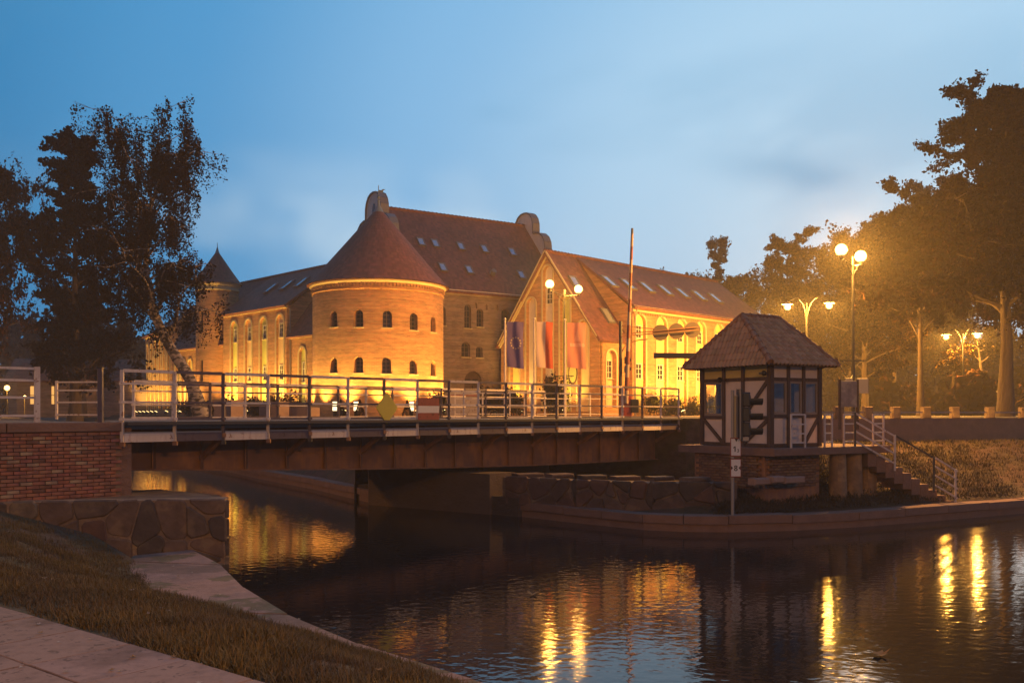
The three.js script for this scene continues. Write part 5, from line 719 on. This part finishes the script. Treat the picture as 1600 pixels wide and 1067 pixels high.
// ---------- street furniture ----------
{
  const pb = (label, px, d, w, h, dep) => { const t = thing('planter', label, 'planter', at((px - 800) / 1450 * d, d, 0), -.5); obj('trough', [box(w, h, .06, 0, h / 2, dep / 2), box(w, h, .06, 0, h / 2, -dep / 2), box(.06, h, dep - .06, -w / 2 + .03, h / 2, 0), box(.06, h, dep - .06, w / 2 - .03, h / 2, 0)], M.concrete, t); obj('soil', box(w - .12, .05, dep - .08, 0, h - .06, 0), M.earth, t); };
  pb('large grey concrete planter beside the leaning birch trunk', 358, 49, 1.2, .85, .9); pb('grey concrete planter with flowers right of the birch', 428, 51, 1.3, .8, .9); pb('low grey concrete planter in front of the round tower', 474, 52, 1.6, .5, .8);
  const b = thing('notice_board', 'grey weathered notice board on two posts right of the cabin', 'board', at(12.2, 33.6, 0), .3); obj('panel', cbox(.72, .95, .04, 0, .88, 0, .01), std({ map: stoneT, color: rgb(.36, .33, .33) }), b); for (const x of [-.38, .38]) obj('post', box(.07, 1.8, .07, x, .5, 0), M.timber, b);
  const s = thing('street_sign', 'plain grey sign plate on the tall lamp post right of the cabin', 'sign', at(14.05, 38.0, 0)); obj('plate', [cbox(.46, .62, .03, .3, 1.3, .06, .01), cbox(.3, .62, .03, -.25, 1.3, .06, .01)], M.galv, s); obj('clamp', box(.2, .05, .16, 0, 1.3, 0), M.darkSteel, s);
  const a = thing('street_sign', 'yellow arrow topped sign beside the pale lit trunk far right', 'sign', at(38.4, 77, 0)); obj('plate', extr(poly([[-.42, 2.2], [.42, 2.2], [.42, 3.1], [0, 3.75], [-.42, 3.1]]), .04), M.signYellow, a); obj('post', rod([0, 0, -.03], [0, 3.4, -.03], .05), M.galv, a);
  const c = thing('street_sign', 'round sign on a thin post at the far right', 'sign', at(41.5, 79, 0)); obj('plate', new THREE.CylinderGeometry(.42, .42, .04, 28).rotateX(Math.PI / 2).translate(0, 1.7, 0), M.galv, c); obj('post', rod([0, 0, -.04], [0, 1.9, -.04], .04), M.galv, c);
  const w = thing('utility_box', 'white board cabinet behind the bridge railing beside the flagpoles', 'cabinet', at(-2.45, 46.5, 0)); obj('body', cbox(1.6, 1.35, .5, 0, .67, 0, .02), std({ map: worn, color: rgb(.5, .42, .38) }), w); obj('band', box(1.62, .08, .02, 0, 1.05, .255), M.redPaint, w); obj('lid', box(1.7, .06, .6, 0, 1.38, 0), M.white, w);
}

// ---------- trees and shrubs ----------
// leaves: bent diamonds scattered on twigs through the crown; vertex colours vary leaf by leaf
function leafCloud(list, seed, pal) {                     // list: [x, y, z, size, droop]
  const r = rngOf(seed), n = list.length, pos = new Float32Array(n * 12), nor = new Float32Array(n * 12), col = new Float32Array(n * 12), idx = new Uint32Array(n * 6), a = V(), b = V(), c = V();
  for (let i = 0; i < n; i++) {
    const [x, y, z, s, dr] = list[i], az = r() * 6.283, el = (r() - .5) * 2.4 - dr * 1.1; a.set(Math.cos(az) * Math.cos(el), Math.sin(el), Math.sin(az) * Math.cos(el)); b.set(r() - .5, r() - .5, r() - .5).cross(a).normalize(); c.copy(a).cross(b);
    const P = [[-.5, 0, 0], [0, .34, .06], [.55, 0, -.05], [0, -.34, .06]]; const t = r(), k = Math.floor(r() * pal.length), q = pal[k], g = .65 + .7 * t;
    for (let j = 0; j < 4; j++) { const o = i * 12 + j * 3; pos[o] = x + s * (a.x * P[j][0] + b.x * P[j][1] + c.x * P[j][2]); pos[o + 1] = y + s * (a.y * P[j][0] + b.y * P[j][1] + c.y * P[j][2]); pos[o + 2] = z + s * (a.z * P[j][0] + b.z * P[j][1] + c.z * P[j][2]); nor[o] = c.x; nor[o + 1] = c.y; nor[o + 2] = c.z; col[o] = q[0] * g; col[o + 1] = q[1] * g; col[o + 2] = q[2] * g; }
    idx.set([i * 4, i * 4 + 1, i * 4 + 2, i * 4, i * 4 + 2, i * 4 + 3], i * 6);
  }
  const g = new THREE.BufferGeometry(); g.setAttribute('position', new THREE.BufferAttribute(pos, 3)); g.setAttribute('normal', new THREE.BufferAttribute(nor, 3)); g.setAttribute('color', new THREE.BufferAttribute(col, 3)); g.setIndex(new THREE.BufferAttribute(idx, 1)); return g;
}
const leafM = new THREE.MeshPhysicalMaterial({ vertexColors: true, roughness: .85, side: THREE.DoubleSide });
const DARK = [[.085, .038, .027], [.115, .048, .031], [.065, .036, .024]], RUST = [[.26, .10, .04], [.17, .07, .03], [.11, .05, .024]], MIX = [[.11, .06, .024], [.15, .08, .03], [.09, .052, .022], [.34, .18, .055], [.24, .125, .04]], HEDGE = [[.17, .15, .045], [.13, .12, .04], [.2, .16, .05]], GREEN = [[.09, .09, .03], [.12, .11, .035], [.07, .07, .025]];
function treeShape(o) {   // o: h, base (crown base), env(t) crown radius, limbs, leaves, size, path(t) trunk offset, r0, seed, spread, hang
  const r = rngOf(o.seed), woods = [], list = [], path = o.path || ((t) => [0, 0]), top = o.h;
  const tp = []; for (let i = 0; i <= 7; i++) { const t = i / 7, p = path(t); tp.push(V(p[0] + (i && i < 7 ? (r() - .5) * .15 : 0), t * top * .94 - (i ? 0 : .3), p[1])); }
  woods.push(tube(tp, [o.r0 * 1.25, o.r0 * .9, o.r0 * .75, o.r0 * .6, o.r0 * .42, o.r0 * .25, o.r0 * .12, .02], 14, .13));
  const tips = [];
  for (let i = 0; i < o.limbs; i++) {
    const t = lerp(o.base, .97, Math.pow((i + .5) / o.limbs, .9)) + (r() - .5) * .02, p = path(t), az = i * 2.39996 + r() * .9, R0 = o.env((t - o.base) / (1 - o.base)) * (.6 + .55 * r()), rise = (o.rise ?? .35) * R0 * (.5 + r()), st = V(p[0], t * top * .94, p[1]);
    const pts = [st]; for (let k = 1; k <= 4; k++) { const f = k / 4; pts.push(V(st.x + Math.cos(az) * R0 * f + (r() - .5) * .25 * R0 * f, st.y + rise * Math.sin(f * 1.7) + (r() - .5) * .2 * R0 * f, st.z + Math.sin(az) * R0 * f + (r() - .5) * .25 * R0 * f)); }
    const lr = o.r0 * .38 * (1 - t * .7); woods.push(tube(pts, [lr, lr * .7, lr * .45, lr * .28, .012], 5));
    const nb = o.twigs || 7; for (let k = 0; k < nb; k++) { const f = .25 + .75 * (k + r()) / nb, q = Math.min(3, Math.floor(f * 4)), b = pts[q].clone().lerp(pts[q + 1], f * 4 - q), l = R0 * (.18 + .26 * r()), d = V(r() - .5, (r() - .42) * .9, r() - .5).normalize().multiplyScalar(l), e = b.clone().add(d); woods.push(tube([b, b.clone().lerp(e, .5).add(V((r() - .5) * .1, (r() - .3) * .1, (r() - .5) * .1)), e], [lr * .22 + .006, .006], 4)); tips.push([b, e, l]); }
  }
  for (let i = 0; i < o.leaves; i++) {
    const [b, e, l] = tips[Math.floor(r() * tips.length)], f = .2 + .9 * r(), s = o.spread * (.4 + l * .55), gs = () => (r() + r() + r() - 1.5) * s, hang = o.hang ? -Math.pow(r(), 1.3) * o.hang : 0, h2 = o.hang ? .45 : 1;
    list.push([lerp(b.x, e.x, f) + gs() * h2, lerp(b.y, e.y, f) + gs() * .7 + hang, lerp(b.z, e.z, f) + gs() * h2, o.size * (.45 + 1.1 * Math.pow(r(), 1.5)), o.hang ? 1 : .2]);
  }
  return { wood: mergeGeometries(woods), list };
}
function plant(name, label, shape, pal, x, d, turn, sx, sy, group, bark = M.bark) {
  const t = thing(name, label, 'tree', at(x, d, -.03), turn, group); put(new THREE.Mesh(shape.wood, bark), 'trunk', t); shape.clouds ??= new Map(); if (!shape.clouds.has(pal)) shape.clouds.set(pal, leafCloud(shape.list, 7 + shape.clouds.size, pal)); put(new THREE.Mesh(shape.clouds.get(pal), leafM), 'crown', t); t.scale.set(sx, sy, sx); return t;
}
const egg = (R0, k = .75) => (t) => R0 * Math.sqrt(clamp(1 - Math.pow(Math.abs(t - .38) / (t < .38 ? .62 : .64), 2))) * k + .25;
const broad = treeShape({ h: 15, base: .2, env: egg(5.2, 1), limbs: 34, twigs: 8, leaves: 31000, size: .245, r0: .3, seed: 3, spread: .44 });
const broad2 = treeShape({ h: 15, base: .34, env: (t) => 4.6 * (1 - .55 * t) * (.75 + .25 * Math.sin(t * 9)) + .3, limbs: 30, twigs: 8, leaves: 29000, size: .24, r0: .21, seed: 14, spread: .42, rise: .6 });
const dense = treeShape({ h: 18, base: .07, env: (t) => 3.7 * Math.pow(1 - t, .35) * (.82 + .22 * Math.sin(t * 14 + 1)), limbs: 62, twigs: 9, leaves: 48000, size: .21, r0: .3, seed: 25, spread: .42, rise: .5 });
const giant = treeShape({ h: 20, base: .27, env: (t) => 7.2 * Math.pow(clamp(1 - t * .98), .62) * (.82 + .18 * Math.sin(t * 11)), limbs: 66, twigs: 9, leaves: 92000, size: .225, r0: .36, seed: 36, spread: .36, rise: .55 });
const column = treeShape({ h: 20, base: .45, env: (t) => 1.7 * (.7 + .3 * Math.sin(t * 8)), limbs: 18, twigs: 6, leaves: 6500, size: .3, r0: .22, seed: 47, spread: .8, path: (t) => [t * t * 1.6, 0] });
const birchPath = (t) => [-(smooth(0, .45, t) * 2.15 + t * .75) + Math.max(0, t - .55) * 1.2, Math.sin(t * 3) * .2];
const birch = treeShape({ h: 16.4, base: .27, env: (t) => 3.1 * (.86 + .2 * Math.sin(t * 9 + .6)) * (t > .94 ? .75 : 1), limbs: 44, twigs: 10, leaves: 64000, size: .12, r0: .3, seed: 58, spread: .36, hang: 1.5, rise: .9, path: birchPath });
const lean = treeShape({ h: 8, base: .55, env: egg(2, .9), limbs: 10, twigs: 6, leaves: 1800, size: .24, r0: .26, seed: 69, spread: .6, path: (t) => [Math.sin(t * 4) * .25, 0] });
plant('birch_tree', 'tall leaning birch with drooping twigs and flecked trunk before the castle', birch, DARK, -15.3, 46, 0, 1.06, .87, null, M.birch);
plant('dense_tree', 'dense dark tall tree left of the birch', dense, DARK, -26.4, 56, 1.0, 1.0, 1.0, 'trees left of the castle');
plant('broadleaf_tree', 'rust coloured autumn tree at the left edge', broad, RUST, -34.3, 60, 2.2, .72, 1.13, 'trees left of the castle');
plant('broadleaf_tree', 'dark low tree behind the dense tree far left', broad2, DARK, -39.5, 84, .6, .95, .75, 'trees left of the castle');
plant('broadleaf_tree', 'dark tree filling the gap between dense tree and birch', broad2, DARK, -36.0, 78, 2.6, .85, .66, 'trees left of the castle');
plant('giant_tree', 'huge dark autumn tree rising at the right edge', giant, DARK, 28.2, 53, .4, 1.05, 1.0, 'trees on the right bank');
plant('broadleaf_tree', 'dark tree beside the huge tree with bare twigs at its top', broad2, DARK, 27.3, 62, 1.9, 1.0, 1.0, 'trees on the right bank');
plant('broadleaf_tree', 'golden lit tree behind the tall globe lamp', broad, MIX, 27.0, 71, .2, .86, .93, 'trees on the right bank');
plant('broadleaf_tree', 'rounded tree above the twin arm lamp', broad, MIX, 29.8, 82, 3.4, 1.0, 1.05, 'trees on the right bank');
plant('broadleaf_tree', 'tree directly behind the cabin roof', broad2, MIX, 26.2, 88, 4.4, 1.05, 1.12, 'trees on the right bank');
plant('broadleaf_tree', 'dark tree at the far end of the gabled wing', broad, MIX, 24.0, 96, 5.2, .85, 1.0, 'trees on the right bank');
plant('broadleaf_tree', 'tall tree between the two right hand lamps', broad2, MIX, 45, 98, .9, 1.3, 1.6, 'trees on the right bank');
plant('broadleaf_tree', 'tree behind the farthest street lamp', broad, MIX, 44, 92, 2.9, 1.1, 1.3, 'trees on the right bank');
plant('broadleaf_tree', 'dark tree low behind the huge tree at the right edge', broad2, DARK, 39.5, 66, 3.6, 1.15, 1.15, 'trees on the right bank');
plant('broadleaf_tree', 'amber lit tree behind the trunks left of the huge tree', broad, MIX, 34.5, 84, 4.0, 1.1, 1.25, 'trees on the right bank');
plant('broadleaf_tree', 'low amber tree between the tall lamp and the twin arm lamp', broad, MIX, 23.6, 76, 1.3, .7, .72, 'trees on the right bank');
plant('broadleaf_tree', 'dense dark tree cut by the right edge below the huge tree', broad, DARK, 35.5, 59, 5.6, 1.0, 1.3, 'trees on the right bank');
plant('slender_tree', 'tall slender leaning tree above the gabled wing roof', column, DARK, 23.8, 112, 0, 1, 1.14, 'slender trees behind the gabled wing');
plant('slender_tree', 'short slender tree left of the tall leaning one above the roof', column, DARK, 18.7, 112, 3.0, .8, .93, 'slender trees behind the gabled wing');
plant('slender_tree', 'bushy dark treetop between the two slender trees above the roof', broad, DARK, 22.2, 112, 1.0, .62, 1.16, 'slender trees behind the gabled wing');
plant('young_tree', 'small pale lit tree with crooked trunk beside the yellow sign', lean, MIX, 38.9, 77.5, 0, 1, 1, 'young trees on the street');
plant('young_tree', 'small tree with golden leaves under the far lamp', lean, MIX, 35.9, 75, 2, .8, .75, 'young trees on the street');
{ // far woods closing the view, read as one mass
  const r = rngOf(81), far = []; const add = (x, d, h, w) => { for (let i = 0; i < 900; i++) { const v = r(), rad = w * Math.sqrt(1 - v * v * .9); far.push([x + (r() + r() - 1) * rad, v * h * (.85 + .3 * r()), -d + (r() + r() - 1) * rad * .6, .6 + .6 * r(), 0]); } };
  for (let i = 0; i < 46; i++) add(20 + i * 2.0 + r() * 2, 108 + r() * 22 + (i > 30 ? -10 : 0), 8 + r() * 5 , 3.2); for (let i = 0; i < 26; i++) add(-88 + i * 1.9 + r(), 112 + r() * 18, 7 + r() * 5, 3); for (let i = 0; i < 14; i++) add(32 + i * 2.2, 66 + i * 1.5 + r() * 16, 2.2 + r() * 2.2, 2);
  const o = put(new THREE.Mesh(leafCloud(far, 5, DARK), leafM), 'far_woods'); tag(o, 'dark far woods closing the view behind the street and castle', 'woods', null, 'stuff');
}
function bush(name, label, x, d, w, h, pal, n, size, seed, group, turn = 0, z = w) {
  const r = rngOf(seed), L = [], st = [], lobes = []; for (let i = 0; i < 11; i++) { const a = r() * 6.283, k = Math.sqrt(r()) * .72, v = r(); lobes.push([Math.cos(a) * k * w * (1 - .3 * v), (.15 + .62 * v) * h, Math.sin(a) * k * z * (1 - .3 * v), .22 + .2 * r()]); }
  for (let i = 0; i < n; i++) { const q = lobes[Math.floor(r() * 11)], g = () => r() + r() + r() - 1.5; L.push([q[0] + g() * q[3] * w * 1.25, Math.max(.03, q[1] + g() * q[3] * h * 1.1), q[2] + g() * q[3] * z * 1.25, size * (.5 + .8 * r()), 0]); }
  for (let i = 0; i < 6; i++) { const a = i * 1.05; st.push(rod([Math.cos(a) * .05, -.05, Math.sin(a) * .05], [Math.cos(a) * w * .5, h * .7, Math.sin(a) * z * .5], .018, .008, 5)); }
  const t = thing(name, label, 'shrub', at(x, d, 0), turn, group); put(new THREE.Mesh(mergeGeometries(st), M.bark), 'stems', t); put(new THREE.Mesh(leafCloud(L, seed + 1, pal), leafM), 'foliage', t);
}
{
  const loc = (ox, od, th, x, z) => [ox + Math.cos(th) * x + Math.sin(th) * z, od + Math.sin(th) * x - Math.cos(th) * z]; let s = 200;
  ['first shrub of the lit hedge along the gabled wing, beside the barrier', 'second shrub of the lit hedge along the gabled wing', 'third shrub of the lit hedge along the gabled wing', 'fourth shrub of the lit hedge along the gabled wing', 'fifth shrub of the lit hedge along the gabled wing, nearest the cabin'].forEach((l, i) => { const p = loc(2.7, 70, R(45.1), 4.6 + i * 2.6, 6.5); bush('lit_shrub', l, ...p, 1.5, 1.35, HEDGE, 1300, .17, s++, 'hedge along the gabled wing', R(45), .55); });
  bush('dark_shrub', 'big dark bush before the gable door', 3.0, 63.5, 1.3, 2.4, DARK, 2200, .2, s++); bush('dark_shrub', 'dark shrub between the first two flagpoles', .2, 62, 1.2, 1.7, DARK, 1600, .18, s++); bush('dark_shrub', 'dark shrub left of the blue flag pole', -1.8, 63, 1.3, 1.8, DARK, 1600, .18, s++); bush('dark_shrub', 'dark shrub before the hall door', -3.4, 64, 1.0, 1.4, DARK, 1200, .18, s++);
  bush('flowering_shrub', 'rose shrub at the right foot of the round tower', -4.9, 60.8, .9, 1.5, GREEN, 1200, .16, s++); bush('flowering_shrub', 'reddish shrub in the planter right of the birch', (428 - 800) / 1450 * 51, 51, .7, 1.35, RUST, 900, .13, s++); bush('flowering_shrub', 'reddish shrub before the low link wall', (455 - 800) / 1450 * 58, 58, 1.0, 1.35, RUST, 1100, .15, s++); bush('flowering_shrub', 'low green shrub before the arcaded wing', (395 - 800) / 1450 * 60, 60, 1.1, 1.2, GREEN, 1100, .16, s++); bush('flowering_shrub', 'low dark shrub in the large planter', (358 - 800) / 1450 * 49, 49, .5, 1.15, GREEN, 500, .12, s++);
  bush('dark_shrub', 'low dark shrub left of the birch foot', -18.6, 56, 1.4, .9, DARK, 900, .16, s++); bush('dark_shrub', 'dark shrub before the far end block', -24.5, 70, 1.6, 1.0, GREEN, 900, .18, s++);
  for (const [px, l] of [[532, 'leftmost small cone shrub before the round tower'], [562, 'middle small cone shrub before the round tower'], [636, 'rightmost small cone shrub before the round tower']]) {
    const r = rngOf(px), L = [], d = 55.5; for (let i = 0; i < 700; i++) { const v = r(), a = r() * 6.283, k = .34 * (1 - v) * (.7 + .35 * r()); L.push([Math.cos(a) * k, .05 + v * .95, Math.sin(a) * k, .09, 0]); }
    const t = thing('cone_shrub', l, 'shrub', at((px - 800) / 1450 * d, d, 0), 0, 'cone shrubs before the round tower'); put(new THREE.Mesh(rod([0, -.05, 0], [0, .8, 0], .03, .01, 6), M.bark), 'stem', t); put(new THREE.Mesh(leafCloud(L, px, DARK), leafM), 'foliage', t);
  }
  // rough grass of the far embankment
  const rr = rngOf(333), bl = []; for (let i = 0; i < 7; i++) { const a = rr() * 6.28, x = (rr() - .5) * .22, z = (rr() - .5) * .22, h = .08 + rr() * .12, l = .04 + rr() * .1, w = .012; const bx = Math.cos(a), bz = Math.sin(a); bl.push(x - bz * w, 0, z + bx * w, x + bz * w, 0, z - bx * w, x + bx * l, h, z + bz * l); }
  const tg = new THREE.BufferGeometry(); tg.setAttribute('position', new THREE.Float32BufferAttribute(bl, 3)); tg.computeVertexNormals(); const N = 7000, im = new THREE.InstancedMesh(tg, std({ color: rgb(1, 1, 1), roughness: .95, side: THREE.DoubleSide }), N), m = new THREE.Matrix4(), q = new THREE.Quaternion(), c = new THREE.Color();
  for (let i = 0; i < N; i++) { const s = 1.6 + rr() * 5.8, k = Math.floor(s), f = s - k, v = .08 + .9 * rr(), a = [lerp(QUAY[k][0], QUAY[k + 1][0], f), lerp(QUAY[k][1], QUAY[k + 1][1], f)], b = [0, 1, 2].map((n) => lerp(TOP[k][n], TOP[k + 1][n], f)), x = lerp(a[0], b[0], v), d = lerp(a[1], b[1], v), y = lerp(-2.62, b[2], v * .75 + .25 * smooth(0, 1, v)); q.setFromAxisAngle(V(0, 1, 0), rr() * 6.28); const sc = .6 + rr(); m.compose(V(x, y, -d), q, V(sc, sc * .65, sc)); im.setMatrixAt(i, m); const t = rr(); c.setRGB(lerp(.035, .06, t), lerp(.027, .038, t), .015); im.setColorAt(i, c); }
  put(im, 'grass'); tag(im, 'rough autumn grass on the embankment above the quay', 'grass', null, 'stuff');
}

scene.traverse((o) => { if (o.isMesh) o.castShadow = o.receiveShadow = true; });
renderer.render(scene, camera);
